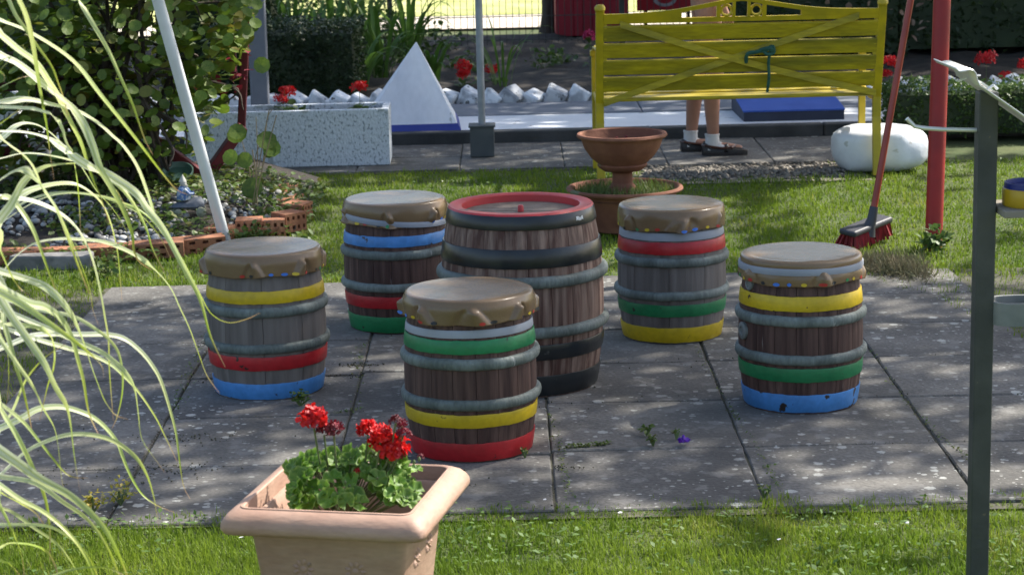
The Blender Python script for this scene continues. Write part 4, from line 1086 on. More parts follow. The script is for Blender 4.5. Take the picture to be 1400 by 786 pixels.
# blue ramp
r0 = G(1017, 166, .065); r1 = G(1152, 161, .065)
ramp = thing('lane_ramp', 'low blue topped wooden ramp lying on the white lane behind the bench', 'ramp', ((r0.x+r1.x)/2, r0.y, .062), R(1))
rw = (r1.x-r0.x)/2
mb = MB(); P8 = [(-rw, 0, 0), (rw, 0, 0), (rw, .62, 0), (-rw, .62, 0), (-rw, 0, .055), (rw, 0, .055), (rw, .62, .115), (-rw, .62, .115)]
mb.add(P8, [(0, 1, 5, 4), (1, 2, 6, 5), (2, 3, 7, 6), (3, 0, 4, 7), (0, 3, 2, 1)]); link('side_board', mb, 'navy', ramp, smooth=False)
mb = MB().add([(-rw-.004, -.004, .056), (rw+.004, -.004, .056), (rw+.004, .624, .117), (-rw-.004, .624, .117), (-rw-.004, -.004, .066), (rw+.004, -.004, .066), (rw+.004, .624, .127), (-rw-.004, .624, .127)],
              [(0, 1, 5, 4), (1, 2, 6, 5), (2, 3, 7, 6), (3, 0, 4, 7), (0, 3, 2, 1), (4, 5, 6, 7)]); link('top_board', mb, 'bluetop', ramp, smooth=False)

# whitewashed setts, each leaning on the next
border = thing('stone_border', 'row of whitewashed square setts leaning on one another behind the lane', 'stone edging', (0, 14.32, 0))
SM = []
for k in range(4):
    mb = MB(); s = .066
    bm = bmesh.new(); bmesh.ops.create_cube(bm, size=1)
    for v in bm.verts: v.co = Vector((v.co.x*.125*U(.9, 1.1), v.co.y*.12*U(.9, 1.1), v.co.z*.125*U(.88, 1.12)))+Vector((U(-.01, .01), U(-.01, .01), U(-.01, .01)))
    bmesh.ops.bevel(bm, geom=bm.edges[:], offset=.011, segments=1, affect='EDGES')
    me = bpy.data.meshes.new('stone'); bm.to_mesh(me); bm.free(); me.materials.append(M['sett']); SM.append(me)
x = -2.35; k = 0
while x < 4.1:
    y = .015*math.sin(x*3); big = U(.86, 1.14)
    raw('stone', SM[k % 4], border, (x, y+U(-.012, .012), .078+U(-.008, .008)), (U(-.12, .12), R(U(22, 40)), U(-.6, .15)), big)
    x += .140*big*U(.93, 1.06); k += 1
sheet('bed_front_strip', -3.2, 4.2, 14.10, 14.5, .052, 'soil')

# boulder
p = D(1201, 222, 11.12)
mb = MB(); vs = []; NU, NV = 40, 20
for i in range(NV+1):
    ph = -PI/2+PI*i/NV
    for j in range(NU):
        th = 2*PI*j/NU; d = Vector((math.cos(ph)*math.cos(th), math.cos(ph)*math.sin(th), math.sin(ph)))
        q = Vector((abs(d.x)**.72*math.copysign(1, d.x)*.245, abs(d.y)**.8*math.copysign(1, d.y)*.16, abs(d.z)**.66*math.copysign(1, d.z)*.128))
        q *= 1+.10*noise.noise(d*1.5+Vector((3, 1, 2)))+.022*noise.noise(d*5+Vector((1, 4, 2)))
        for (dx, dy, dz, a_, w_) in ((.62, -.45, .62, .045, .10), (-.05, -.35, .95, .030, .07), (.35, -.9, .1, .014, .3), (-.7, -.5, -.1, .012, .2)):
            e = (d-Vector((dx, dy, dz)).normalized()).length_squared; q -= Vector((dx, dy, dz)).normalized()*a_*math.exp(-e/w_)
        vs.append(q)
fs = [(i*NU+j, i*NU+(j+1) % NU, (i+1)*NU+(j+1) % NU, (i+1)*NU+j) for i in range(NV) for j in range(NU)]
bo = link('boulder', mb.add(vs, fs), 'boulder', None, loc=(p.x+.045, 11.40, .112)); tag(bo, 'smooth white painted boulder lying under the right end of the yellow bench', 'boulder')
tag(bo, None)

# ------------------------------------------------------------------ terracotta bowls
BX, BYY = .515, 9.72
pot = thing('plant_pot', 'wide low terracotta pot filled with earth and rough grass, behind the barrel table', 'plant pot', (BX, BYY, 0))
link('bowl', MB().lathe([(.14, 0), (.165, .01), (.205, .10), (.232, .165), (.245, .176), (.258, .180), (.262, .188), (.258, .196), (.246, .197), (.236, .190), (.228, .172), (.20, .15)], 64), 'terracotta', pot)
link('earth', MB().lathe([(.0001, .172), (.10, .172), (.2, .165), (.232, .155)], 48, fr=lambda r, z, a: r), 'soil', pot)
n = 1500; a = RN.uniform(0, 2*PI, n); r_ = .222*np.sqrt(RN.uniform(.05, 1, n))
tag(scatter('pot_grass', BL_[0], BL_[1], np.stack([BX+r_*np.cos(a), BYY+r_*np.sin(a), np.full(n, .165)], -1), rotmats(n, .38), np.stack([RN.uniform(.003, .005, n), RN.uniform(.03, .05, n), RN.uniform(.02, .06, n)], -1), 'weed', None),
    'rough grass growing in the wide terracotta pot', 'grass', kind='stuff')
bowl = thing('pedestal_bowl', 'empty terracotta bowl on a short foot standing in the wide terracotta pot', 'flower bowl', (BX-.01, BYY, .165))
link('foot', MB().lathe([(.075, 0), (.07, .02), (.045, .05), (.045, .095), (.075, .108), (.095, .115)], 40), 'terracotta', bowl)
link('bowl', MB().lathe([(.0001, .105), (.085, .105), (.105, .118), (.112, .130), (.108, .137), (.140, .165), (.168, .205), (.182, .245), (.186, .252), (.197, .254), (.203, .262), (.199, .271), (.189, .273), (.181, .268), (.176, .250), (.160, .205), (.13, .19), (.0001, .188)], 64), 'terracotta', bowl)
link('earth', MB().lathe([(.0001, .226), (.08, .224), (.167, .215)], 32), 'soil', bowl)
link('dead_stalk', MB().tube([(.01, -.02, .2), (.012, -.02, .24), (.02, -.02, .262)], [.009, .007, .005], 7), 'redwood', bowl)
link('dead_stalk', MB().tube([(-.02, .03, .2), (-.022, .03, .25)], .006, 6), 'redwood', bowl)

# ------------------------------------------------------------------ broom
hb = G(1187, 342); hb = Vector((hb.x, 9.22, 0))
top = D(1245, 0, 9.34); s0 = D(1192, 300, 9.22); dirv = (top-s0).normalized()
broom = thing('broom', 'red handled broom with black head and red bristles leaning at the edge of the patio', 'broom', (hb.x, hb.y, 0))
O = Vector((hb.x, hb.y, 0))
link('handle', MB().tube([s0-O-dirv*.06, s0-O+dirv*.6, s0-O+dirv*1.75], .0145, 12), 'broomstick', broom)
link('handle_socket', MB().tube([D(1186, 322, 9.22)-O, D(1189, 308, 9.22)-O, s0-O, s0-O+dirv*.055], [.034, .025, .021, .0185], 14), 'black_plastic', broom)
A = D(1150, 329, 9.10)-O; B = D(1217, 312, 9.42)-O; yaw = math.atan2(B.y-A.y, B.x-A.x)
hc = D(1184, 324, 9.24)-O; hc.z = max(hc.z, .078); rot = Matrix.Rotation(yaw, 3, 'Z') @ Matrix.Rotation(-.06, 3, 'Y') @ Matrix.Rotation(.12, 3, 'X')
mb = MB().box(hc, (.32, .082, .026), rot); link('head', mb, 'black_plastic', broom, smooth=False, bevel=.009)
mb = MB()
for i in range(26):
    for j in range(6):
        u = -.145+.29*i/25; v = -.032+.064*j/5
        b0_ = hc+rot @ Vector((u, v, -.012)); b1_ = hc+rot @ Vector((u*1.08+U(-.006, .006), v*1.5+U(-.008, .008), -.066+U(-.008, .004)))
        mb.tube([b0_, b1_], [.0055, .0075], 4, cap=True)
link('bristles', mb, 'bristle', broom, smooth=False)

# ------------------------------------------------------------------ steel post with tray, hook, tin, cup ring
PY = 4.86
pt = D(1345, 125, PY); post = thing('score_post', 'square green grey steel post with tilted metal tray and hook at the right edge', 'post', (pt.x, PY, 0), R(2))
ph_ = pt.z
link('post', MB().box((.007, 0, ph_/2), (.043, .043, ph_)), 'postgreen', post, smooth=False, bevel=.003)
Q = Vector((pt.x, PY, 0))
tl = D(1291, 86, PY)-Q; tr_ = D(1420, 176, PY)-Q; dd = (tr_-tl); ang_ = math.atan2(dd.z, dd.x)
# thin tray plate, tilted down to the right, with a rolled-up paper lip near the left
mb = MB(); vs = []; ns = 22
prof = [(0, 0), (.010, -.002), (.018, .004), (.026, .013), (.034, .017), (.044, .015), (.054, .006), (.066, -.001), (.09, 0), (.15, 0), (.26, 0), (.34, 0)]
for (u, h) in prof:
    for (y, dy) in ((-.11, 0), (.10, 0)):
        vs.append(Vector((tl.x+.0, y, tl.z))+Vector((math.cos(ang_)*u-math.sin(ang_)*h, 0, math.sin(ang_)*u+math.cos(ang_)*h)))
mb.add(vs, [(2*i, 2*i+2, 2*i+3, 2*i+1) for i in range(len(prof)-1)])
link('tray', mb, 'aluminium', post, solid=.0025)
mb = MB(); ux = Vector((math.cos(ang_), 0, math.sin(ang_))); un = Vector((-math.sin(ang_), 0, math.cos(ang_)))
mb.box(tl+ux*.095+un*.008+Vector((0, -.03, 0)), (.03, .05, .004), Matrix.Rotation(-ang_, 3, 'Y')).tube([tl+ux*.10+un*.004+Vector((0, -.055, 0)), tl+ux*.105+un*.018+Vector((0, -.055, 0)), tl+ux*.118+un*.016+Vector((0, -.055, 0))], .0035, 6)
mb.tube([tl+ux*.06+un*.01+Vector((0, -.03, 0)), tl+ux*.075+un*.021+Vector((0, -.03, 0))], .002, 5)
mb.tube([tl+ux*.045-un*.003+Vector((0, -.06, 0)), tl+ux*.035-un*.018+Vector((0, -.06, 0)), tl+ux*.028-un*.020+Vector((0, -.06, 0))], .0022, 5)
link('clamp', mb, 'aluminium', post)
hk = [D(x, y, PY)-Q for (x, y) in ((1333, 178), (1290, 177), (1262, 175), (1250, 173), (1239, 162))]
link('hook', MB().tube([hk[0]+Vector((.02, 0, 0))]+hk, .0048, 10), 'aluminium', post)
sh = [D(1361, 285, PY)-Q, D(1361, 289, PY)-Q]
link('shelf', MB().box(sh[0]+Vector((.105, .0, -.002)), (.21, .16, .016)), 'greywood', post, smooth=False, bevel=.002)
cpos = D(1385, 425, PY)-Q
# oval holder ring
mb = MB(); vs = []; nn = 40
for (dr, z) in ((0, -.026), (0, .026), (-.006, .0268), (-.008, .026), (-.008, -.026)):
    for j in range(nn):
        a = 2*PI*j/nn; ca, sa = math.cos(a), math.sin(a)
        vs.append((cpos.x+.012+(abs(ca)**.7*math.copysign(1, ca))*(.064+dr), .0+(abs(sa)**.7*math.copysign(1, sa))*(.052+dr), cpos.z+z))
fs = [(i*nn+j, i*nn+(j+1) % nn, ((i+1) % 5)*nn+(j+1) % nn, ((i+1) % 5)*nn+j) for i in range(5) for j in range(nn)]
link('holder_ring', mb.add(vs, fs), 'cup', post)
link('holder_bottom', MB().box((cpos.x+.012, 0, cpos.z-.024), (.10, .08, .004)), 'cup', post, smooth=False)
tc_ = D(1400, 268, PY)
tin = thing('tin', 'chipped yellow tin with a blue rim standing on the shelf of the steel post', 'tin', (tc_.x+.02, PY, sh[0].z+.0065))
link('tin_body', MB().lathe([(.066, 0), (.068, .004), (.068, .036), (.066, .040)], 40).disc(.066, 0, 40), 'tin_yellow', tin)
link('tin_rim', MB().lathe([(.066, .040), (.064, .041), (.064, .052), (.060, .053), (.058, .040)], 40).disc(.059, .042, 40), 'tin_blue', tin)

# ================================================================== HEDGES AND BEDS
def hedge(name, label, x0, x1, y0, y1, z1, n, sz, matn, z0=.02, cat='hedge', coremat='darkleaf'):
    t = thing(name, label, cat, ((x0+x1)/2, (y0+y1)/2, 0))
    cx, cy = (x0+x1)/2, (y0+y1)/2
    link('twigs', MB().box((0, 0, (z0+z1)/2-.03), (x1-x0-sz*3, y1-y0-sz*3, z1-z0-sz*2.2)), coremat, t, smooth=False)
    u = RN.uniform(0, 1, n); f = RN.uniform(0, 1, n); X = RN.uniform(x0, x1, n)-cx; Y = RN.uniform(y0, y1, n)-cy; Z = RN.uniform(z0, z1, n)
    inn = np.abs(RN.normal(0, sz*.75, n))
    top = f < .4; front = (f >= .4) & (f < .82); le = (f >= .82) & (f < .91); ri = f >= .91
    lump = .02*np.sin(X*9+Z*7)+.018*np.sin(X*21+Y*13+Z*17)
    Z[top] = z1-inn[top]+lump[top]; Y[front] = y0-cy+inn[front]+lump[front]; X[le] = x0-cx+inn[le]; X[ri] = x1-cx-inn[ri]
    scatter('foliage', QLEAF[0], QLEAF[1], np.stack([X, Y, Z], -1), rotmats(n, 1.0), RN.uniform(.6, 1.3, n)*sz, matn, t, rnd=np.clip(.5+.3*np.sin(X*7+Z*9)+RN.normal(0, .22, n), 0, 1), kind='stuff')
    return t
hedge('box_hedge', 'low clipped box hedge running off to the right behind the red pole', 2.18, 4.0, 12.5, 12.80, .305, 9000, .026, 'box')
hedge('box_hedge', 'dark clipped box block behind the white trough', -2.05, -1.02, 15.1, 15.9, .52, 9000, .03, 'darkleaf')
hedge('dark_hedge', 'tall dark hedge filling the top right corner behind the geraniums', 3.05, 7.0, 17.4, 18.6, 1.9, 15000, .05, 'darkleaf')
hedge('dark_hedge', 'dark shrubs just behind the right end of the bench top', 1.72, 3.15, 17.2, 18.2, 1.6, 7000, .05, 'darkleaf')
hedge('dark_hedge', 'added dark hedge backdrop behind the round leaved bush', -5.4, -2.55, 13.6, 14.6, 1.9, 11000, .045, 'darkleaf')  # added backdrop, keeps bright lawn from showing through the bush
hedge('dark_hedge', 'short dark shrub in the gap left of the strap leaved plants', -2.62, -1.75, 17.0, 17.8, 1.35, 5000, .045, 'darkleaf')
# strap-leaved plants
def strap_plant(label, x, y, n, hgt, spread, w_=.02, group='strap leaved perennials along the fence', zb=0.):
    t = thing('strap_leaved_plant', label, 'perennial', (x, y, zb), 0, group)
    for k in range(n):
        a = U(0, 2*PI); l = hgt*U(.7, 1.25); out = spread*U(.3, 1.1); vs = []; m_ = 7
        dx, dy = math.cos(a), math.sin(a); ba = U(.0, .08)
        for i in range(m_+1):
            q = i/m_; r = ba+out*q**1.5; z = l*(1.25*q-.55*q*q*q*(out/spread+.35)); ww = w_*(.5+q*1.6 if q < .35 else 1.06*(1-((q-.35)/.65)**2))
            vs += [(r*dx-dy*ww, r*dy+dx*ww, z), (r*dx, r*dy, z-ww*.4), (r*dx+dy*ww, r*dy-dx*ww, z)]
        mb = MB().add(vs, [(3*i+c, 3*i+c+1, 3*i+c+4, 3*i+c+3) for i in range(m_) for c in (0, 1)])
        link('leaf', mb, 'strapleaf', t, recalc=False)
    return t
for (px, yy, n, h, s, lb) in ((455, 16.9, 26, .78, .45, 'lush strap leaved clump over the dark box block, left of the others'),
                              (520, 16.5, 26, .62, .42, 'strap leaved clump arching behind the tip of the white pyramid, left of it'),
                              (398, 16.8, 20, .85, .40, 'tall strap leaved clump by the grey post at the left'),
                              (590, 16.3, 14, .36, .30, 'low strap leaved clump just right of the pyramid tip'),
                              (688, 15.6, 11, .55, .42, 'thin strap leaved plant with spread leaves behind the galvanised pole')):
    strap_plant(lb, D(px, 80, yy).x, yy, n, h, s, .017 if px < 650 else .009)
for (px, yy, n, h, s, lb) in ((500, 17.6, 24, .85, .5, 'tall strap leaved clump behind the others, right at the top of the picture'),
                              (560, 17.9, 22, .70, .45, 'strap leaved clump at the fence above the pyramid'),
                              (430, 16.2, 22, .62, .42, 'strap leaved clump drooping over the front of the dark box block'),
                              (490, 15.95, 20, .48, .38, 'strap leaved clump at the right corner of the dark box block')):
    strap_plant(lb, D(px, 80, yy).x, yy, n, h, s, .019)
# small bushy plants in the soil bed
def bushy(label, x, y, r, h, n, matn='box', sz=.05, z=0, cat='plant', group='small green plants in the soil bed', nm='bedding_plant', T=None):
    t = thing(nm, label, cat, (x, y, z), 0, group)
    d = RN.normal(0, 1, (n, 3)); d /= np.linalg.norm(d, axis=1)[:, None]; d[:, 2] = np.abs(d[:, 2]); q = RN.uniform(.35, 1, n)[:, None]
    P = d*q*np.array([r, r, h])+np.array([0, 0, .02])
    T = T or LEAF
    scatter('foliage', T[0], T[1], P, rotmats(n, .8), RN.uniform(.6, 1.2, n)*sz, matn, t)
    mb = MB()
    for k in range(6):
        pp = P[k*(n//6)]; mb.tube([(0, 0, 0), tuple(pp*.6), tuple(pp)], .003, 4)
    link('stem', mb, 'stem', t); return t
for (px, py, r, h, n, lb) in ((745, 95, .17, .16, 90, 'small green leafy plant in the dark bed left of the bench'), (640, 98, .20, .14, 110, 'leafy green plant at the back of the bed by the pole'),
                              (590, 72, .30, .26, 200, 'spreading green plant in front of the wire fence'), (770, 88, .12, .10, 50, 'tiny green plant next to the bench arm'), (540, 92, .26, .22, 160, 'green plant to the left of the pyramid tip'),
                              (500, 108, .22, .2, 120, 'green plant behind the trough end'), (420, 60, .45, 1.0, 900, 'tall leafy plant behind the dark box block'), (480, 61, .45, .95, 900, 'tall leafy plant right of and behind the dark box block'), (365, 61, .45, 1.1, 900, 'tall leafy plant behind the grey post'), (535, 62, .34, .50, 380, 'bushy leafy plant against the fence left of the pyramid tip')):
    p = G(px, py); bushy(lb, p.x, min(18.8, p.y), r, h, n, 'box', .055)
for (px, py, hd, lb) in ((636, 108, [(-.02, 0, .16, .055), (-.03, 0, .10, .045), (.02, 0, .12, .03)], 'geranium with a tall red head left of the galvanised pole'),
                         (672, 104, [(.0, 0, .12, .05)], 'geranium with a red head just right of the galvanised pole'),
                         (1216, 112, [(0, 0, .20, .06), (.02, 0, .12, .04)], 'geranium between the bench and the red handle'),
                         (1348, 112, [(0, 0, .22, .065)], 'geranium with a large red head over the right hand hedge'),
                         (1375, 116, [(0, 0, .12, .045), (.05, 0, .05, .04)], 'dim geranium low over the right hand hedge'),
                         (1400, 112, [(0, 0, .18, .05)], 'geranium at the right edge over the hedge')):
    p = G(px, py+14); small_geranium(lb, (p.x, min(p.y, 16.2), 0), hd, .12, .10, nl=24)
p = G(808, 108); t = thing('rose', 'single pink flower left of the top of the bench', 'rose', (p.x, 16.4, 0))
pz = D(806, 50, 16.4); m2 = MB(); petal_head(m2, (pz.x-p.x, 0, pz.z), .045, 22, .024); link('flower_head', m2, 'petal_pink', t, smooth=False, recalc=False)
link('stem', MB().tube([(0, 0, 0), (.01, 0, pz.z*.5), (pz.x-p.x, 0, pz.z)], .004, 5), 'stem', t)
scatter('foliage', LEAF[0], LEAF[1], np.stack([RN.normal(0, .03, 20), RN.normal(0, .03, 20), RN.uniform(.05, pz.z, 20)], -1), rotmats(20, .7), RN.uniform(.03, .06, 20), 'box', t)

# ------------------------------------------------------------------ wire mesh fence
fence = thing('wire_fence', 'dark wire mesh fence at the back of the garden', 'fence', (0, 19.0, 0))
def fence_panel(x0, x1):
    mb = MB(); x = x0+.02
    while x < x1-.01: mb.box((x, 0, .55), (.0055, .005, 1.08)); x += .056
    for z in (.06, .26, .46, .66, .86, 1.06): mb.box(((x0+x1)/2, -.006, z), (x1-x0-.01, .0065, .0075))
    return link('wire_panel', mb, 'postgreen', fence, smooth=False)
for k in range(6): fence_panel(-5.0+k*2.0+.03, -3.0+k*2.0-.03)
for k in range(7): link('fence_post', MB().box((-5.0+k*2.0, .03, .56), (.045, .045, 1.14)), 'postgreen', fence, smooth=False, bevel=.003)
# red things beyond the fence
bd = thing('red_hut', 'dark red boarded hut front beyond the wire fence', 'hut', (.78, 19.95, 0))
for k in range(8):
    link('board', MB().box((-.29+k*.083, 0, .50), (.080, .03, 1.0)), 'redbox', bd, smooth=False, bevel=.004)
link('back_panel', MB().box((0, .40, .50), (.66, .74, .98)), 'redbox', bd, smooth=False)
rs_ = D(912, 13, 20.4); sg = thing('red_board', 'bright red board with a grey oval print beyond the fence behind the bench', 'board', (rs_.x, 20.4, 0))
link('panel', MB().box((0, 0, rs_.z+.30), (.56, .025, .62)), 'redbox', sg, smooth=False, bevel=.004)
mb = MB(); vs = [(-.02+.11*math.cos(a), -.0145, rs_.z+.10+.075*math.sin(a)) for a in [2*PI*k/28 for k in range(28)]]+[(-.02+.075*math.cos(a), -.0145, rs_.z+.10+.048*math.sin(a)) for a in [2*PI*k/28 for k in range(28)]]
mb.add(vs, [(k, (k+1) % 28, 28+(k+1) % 28, 28+k) for k in range(28)]); link('oval_print', mb, 'galv', sg, smooth=False)
for s in (-1, 1): link('post', MB().box((s*.2, .03, rs_.z/2+.2), (.03, .03, rs_.z+.4)), 'bark', sg, smooth=False)

# ================================================================== LEFT: BUSH, TRESTLE, ROCKERY
BYC = 10.75
def pl(px, py, Y): return D(px, py, Y)
tre = thing('red_trestle', 'dark red wooden trestle overgrown by the round leaved bush', 'trestle', (D(300, 250, 11.0).x, 11.0, 0))
TO = tre.location
def beam(p0, p1, w0=.075, d0=.05, nm='beam'):
    a, b = p0-TO, p1-TO; t = (b-a).normalized(); q = t.to_track_quat('Z', 'Y').to_matrix()
    mb = MB().box((a+b)/2, (w0, d0, (b-a).length), q); return link(nm, mb, 'redwood', tre, smooth=False, bevel=.005)
beam(pl(195, 180, 10.9), pl(306, 262, 10.9), .06, .05)
beam(pl(268, 262, 11.0), pl(332, 172, 11.05), .12, .05)
beam(pl(232, 262, 11.0), pl(302, 250, 11.0), .13, .045, 'rail')
beam(pl(330, 178, 11.1), pl(335, 60, 11.1), .04, .04)
beam(pl(320, 110, 11.12), pl(312, -20, 11.12), .035, .035)
beam(pl(-20, 122, 10.9), pl(150, 105, 10.9), .05, .045, 'rail')
beam(pl(150, 190, 10.95), pl(178, 250, 10.95), .06, .05)
beam(pl(-10, 212, 10.9), pl(40, 200, 10.9), .06, .05, 'rail')
p = pl(336, 10, 12.1); gp2 = thing('grey_post', 'thick blue grey post rising behind the round leaved bush', 'post', (p.x, 12.6, 0))
link('post', MB().box((0, 0, .8), (.10, .10, 1.6)), 'kerbback', gp2, smooth=False, bevel=.008)
# grey blocks behind the bush on the left
for k, (px, py, w_, h_, lb) in enumerate(((12, 145, .12, .16, 'pale grey block leaning behind the grass blades, upper left'), (55, 200, .10, .16, 'small pale grey block low behind the grass blades'))):
    p = pl(px, py, 11.6); tag(link('stone_block', MB().box((0, 0, 0), (w_, .10, p.z+h_/2)), 'sett', None, smooth=False, bevel=.01, loc=(p.x, 11.6, (p.z+h_/2)/2)), lb, 'stone block')
# big shrub
bush = thing('round_leaved_bush', 'large bush with round green leaves on thin arching branches at the upper left', 'bush', (D(170, 200, BYC).x, BYC, 0))
BO = bush.location
br = MB(); ends = []
for k in range(46):
    tx_ = U(-20, 345); ty_ = U(-60, 215)*(1 if tx_ < 300 else .95)
    e = pl(tx_, ty_, U(10.25, 11.2)); s = Vector((BO.x+U(-.3, .25), BO.y+U(-.15, .15), 0)); m_ = (s+e)/2+Vector((U(-.1, .1), U(-.1, .1), .25+U(0, .2)))
    c_ = catmull([s-BO, m_-BO, e-BO, e-BO+Vector((U(-.08, .1), U(-.1, .05), -.10))], 7); br.tube(c_, [.011*(1-i/len(c_))+.0025 for i in range(len(c_))], 5); ends.append(c_)
link('branch', br, 'bark', bush)
def bush_ok(x, y):
    # outline of the bush in the photograph
    lim = np.interp(y, [-80, 0, 60, 90, 130, 180, 230, 262], [368, 352, 340, 332, 310, 296, 250, 225])
    low = np.interp(x, [-30, 60, 120, 200, 300, 345], [235, 235, 250, 225, 205, 150])
    return x < lim and y < low
cand = []
while len(cand) < 4300:
    px, py = U(-60, 372), U(-110, 262)
    if not bush_ok(px, py): continue
    # branches leave gaps
    dens = .62+.5*noise.noise(Vector((px/38., py/34., 2.))) 
    if px > 235 and py > 150: dens *= .45
    if U(0, 1) > dens: continue
    cand.append((px, py, BYC+random.gauss(0, .30)))
cand.sort(key=lambda c: c[2])
RL = from_template('leaf', ROUND); RL.materials.append(M['bushleaf']); at = RL.attributes.new('rnd', 'FLOAT', 'POINT'); at.data.foreach_set('value', [.3]*len(ROUND[0]))
RL2 = RL.copy(); RL2.attributes['rnd'].data.foreach_set('value', [.88]*len(ROUND[0]))
for k, (px, py, Y) in enumerate(cand[:290]):
    p = pl(px, py, Y)-BO
    nrm = Vector((U(-.6, .6), -.75+U(-.4, .5), .6+U(-.4, .4))).normalized(); q = nrm.to_track_quat('Z', 'Y') @ Quaternion((0, 0, 1), U(0, 6.28))
    s_ = U(.036, .072); raw('leaf', RL2 if U(0, 1) < .16 else RL, bush, p, q, (s_*U(.75, 1), s_, s_))
rest = cand[290:]; PP = np.array([list(pl(a_, b_, c_)-BO) for a_, b_, c_ in rest])
scatter('foliage', ROUND[0], ROUND[1], PP, rotmats(len(PP), .75), RN.uniform(.04, .075, len(PP)), 'bushleaf', bush, kind='stuff')
# a few deep red leaves
rb = []
for _ in range(26): rb.append(pl(318+U(-14, 22), U(0, 130), U(10.6, 10.9))-BO)
for _ in range(8): rb.append(pl(U(230, 300), U(98, 112), 10.7)-BO)
scatter('red_leaves', LEAF[0], LEAF[1], np.array([list(v) for v in rb]), rotmats(len(rb), .9), RN.uniform(.04, .07, len(rb)), 'petal_dark', bush)
# sprig with large round leaves in front of the trough
spr = thing('sprig', 'thin sprig with big round leaves standing before the white trough', 'plant', (D(350, 270, 10.3).x, 10.3, 0)); SO = spr.location
mb = MB()
for pts in ([(352, 290), (346, 250), (352, 205), (372, 182)], [(335, 290), (342, 240), (330, 190)], [(350, 275), (360, 220), (365, 165), (372, 150)], [(345, 270), (352, 215), (350, 160)]):
    c_ = catmull([pl(x, y, 10.3)-SO for x, y in pts], 5); mb.tube(c_, [.0035*(1-.6*i/len(c_)) for i in range(len(c_))], 5)
link('stem', mb, 'drystem', spr)
for (px, py, s) in ((372, 184, .09), (352, 180, .10), (336, 178, .085), (330, 254, .11), (312, 186, .10), (360, 205, .07), (366, 92, .08), (345, 208, .08), (322, 200, .08)):
    q = Vector((U(-.5, .3), -.8, U(.1, .7))).normalized().to_track_quat('Z', 'Y') @ Quaternion((0, 0, 1), U(0, 6.3)); raw('leaf', RL, spr, pl(px, py+6, 10.28)-SO, q, s)

# rockery soil with brick edging
mb = MB(); bxs = [-3.6, -2.3, -1.85, -1.43, -1.25, -1.03, -.98]; ys_ = [9.26, 9.30, 9.36, 9.42, 9.72, 9.82, 10.1]
nx, ny = 40, 14; vs = []
for j in range(ny+1):
    for i in range(nx+1):
        x = -3.6+2.6*i/nx; y0 = float(np.interp(x, bxs, ys_)); y = y0+(11.5-y0)*j/ny
        vs.append((x, y, .0+.10*min(1, (y-y0)/.8)*min(1, max(0, (-.98-x)/.35))+.018*noise.noise((x*5, y*5, 0))))
fs = [(j*(nx+1)+i, j*(nx+1)+i+1, (j+1)*(nx+1)+i+1, (j+1)*(nx+1)+i) for j in range(ny) for i in range(nx)]
rk = tag(link('rockery_bed', mb.add(vs, fs), 'soil', recalc=False), kind='structure')
def rz_(x, y):
    y0 = float(np.interp(x, bxs, ys_)); return .10*min(1, max(0, (y-y0)/.8))*min(1, max(0, (-.98-x)/.35))
# perforated brick: a face with two rows of round-cornered holes
def brick_mesh(L, H, Dp, holes=True):
    mb = MB()
    cols, rows = 4, 2
    xsb = [-L/2]; zsb = [-H/2]
    for c_ in range(cols):
        cx_ = -L/2+L*(c_+.5)/cols; xsb += [cx_-L*.055, cx_+L*.055]
    for r_ in range(rows):
        cz_ = -H/2+H*(r_+.5)/rows; zsb += [cz_-H*.10, cz_+H*.10]
    xsb.append(L/2); zsb.append(H/2)
    for a_ in range(len(xsb)-1):
        for b_ in range(len(zsb)-1):
            q = [(xsb[a_], -Dp/2, zsb[b_]), (xsb[a_+1], -Dp/2, zsb[b_]), (xsb[a_+1], -Dp/2, zsb[b_+1]), (xsb[a_], -Dp/2, zsb[b_+1])]
            if holes and a_ % 2 == 1 and b_ % 2 == 1:
                q2 = [(x, y+.03, z) for x, y, z in q]; mb.add(q+q2, [(0, 1, 5, 4), (1, 2, 6, 5), (2, 3, 7, 6), (3, 0, 4, 7), (4, 5, 6, 7)])
            else: mb.add(q, [(0, 1, 2, 3)])
    c = [(-L/2, -Dp/2, -H/2), (L/2, -Dp/2, -H/2), (L/2, -Dp/2, H/2), (-L/2, -Dp/2, H/2), (-L/2, Dp/2, -H/2), (L/2, Dp/2, -H/2), (L/2, Dp/2, H/2), (-L/2, Dp/2, H/2)]
    mb.add(c, [(1, 5, 6, 2), (5, 4, 7, 6), (4, 0, 3, 7), (3, 2, 6, 7), (0, 4, 5, 1)])
    me = mb.mesh('brick'); me.materials.append(M['brick']); return me
edg = thing('brick_edging', 'curved edging of red perforated bricks round the rockery bed', 'brick edging', (-1.4, 9.6, 0)); EO = edg.location
B1 = brick_mesh(.118, .085, .11); B2 = brick_mesh(.235, .065, .10); B3 = brick_mesh(.235, .06, .10, False)
def put(me, px, py, yaw, z, tilt=0):
    p = G(px, py); raw('brick', me, edg, (p.x-EO.x, p.y-EO.y+.05, z), (U(-.04, .04), tilt+U(-.03, .03), yaw))
put(B1, 340, 326, .05, .040); put(B1, 371, 324, .12, .030); put(B1, 394, 318, .75, .045); put(B1, 405, 300, 1.2, .03); put(B1, 301, 331, -.25, .022)
put(B2, 268, 343, .30, .020, .0); put(B2, 212, 352, .12, .028, -.04); put(B3, 148, 354, .05, .022); put(B3, 74, 357, -.02, .018); put(B3, 12, 359, 0., .018); put(B3, -60, 360, 0., .018)
put(B3, 385, 272, 1.4, .02); put(B3, 395, 286, 1.5, .02)
tag(link('stone_block', MB().box((0, 0, 0), (.34, .10, .07), jit=.008), 'rock', None, smooth=False, bevel=.012, loc=(G(65, 368).x, 9.17, .012), rot=(0, 0, .03)), 'long grey kerb stone in the grass below the brick edging', 'kerb stone')
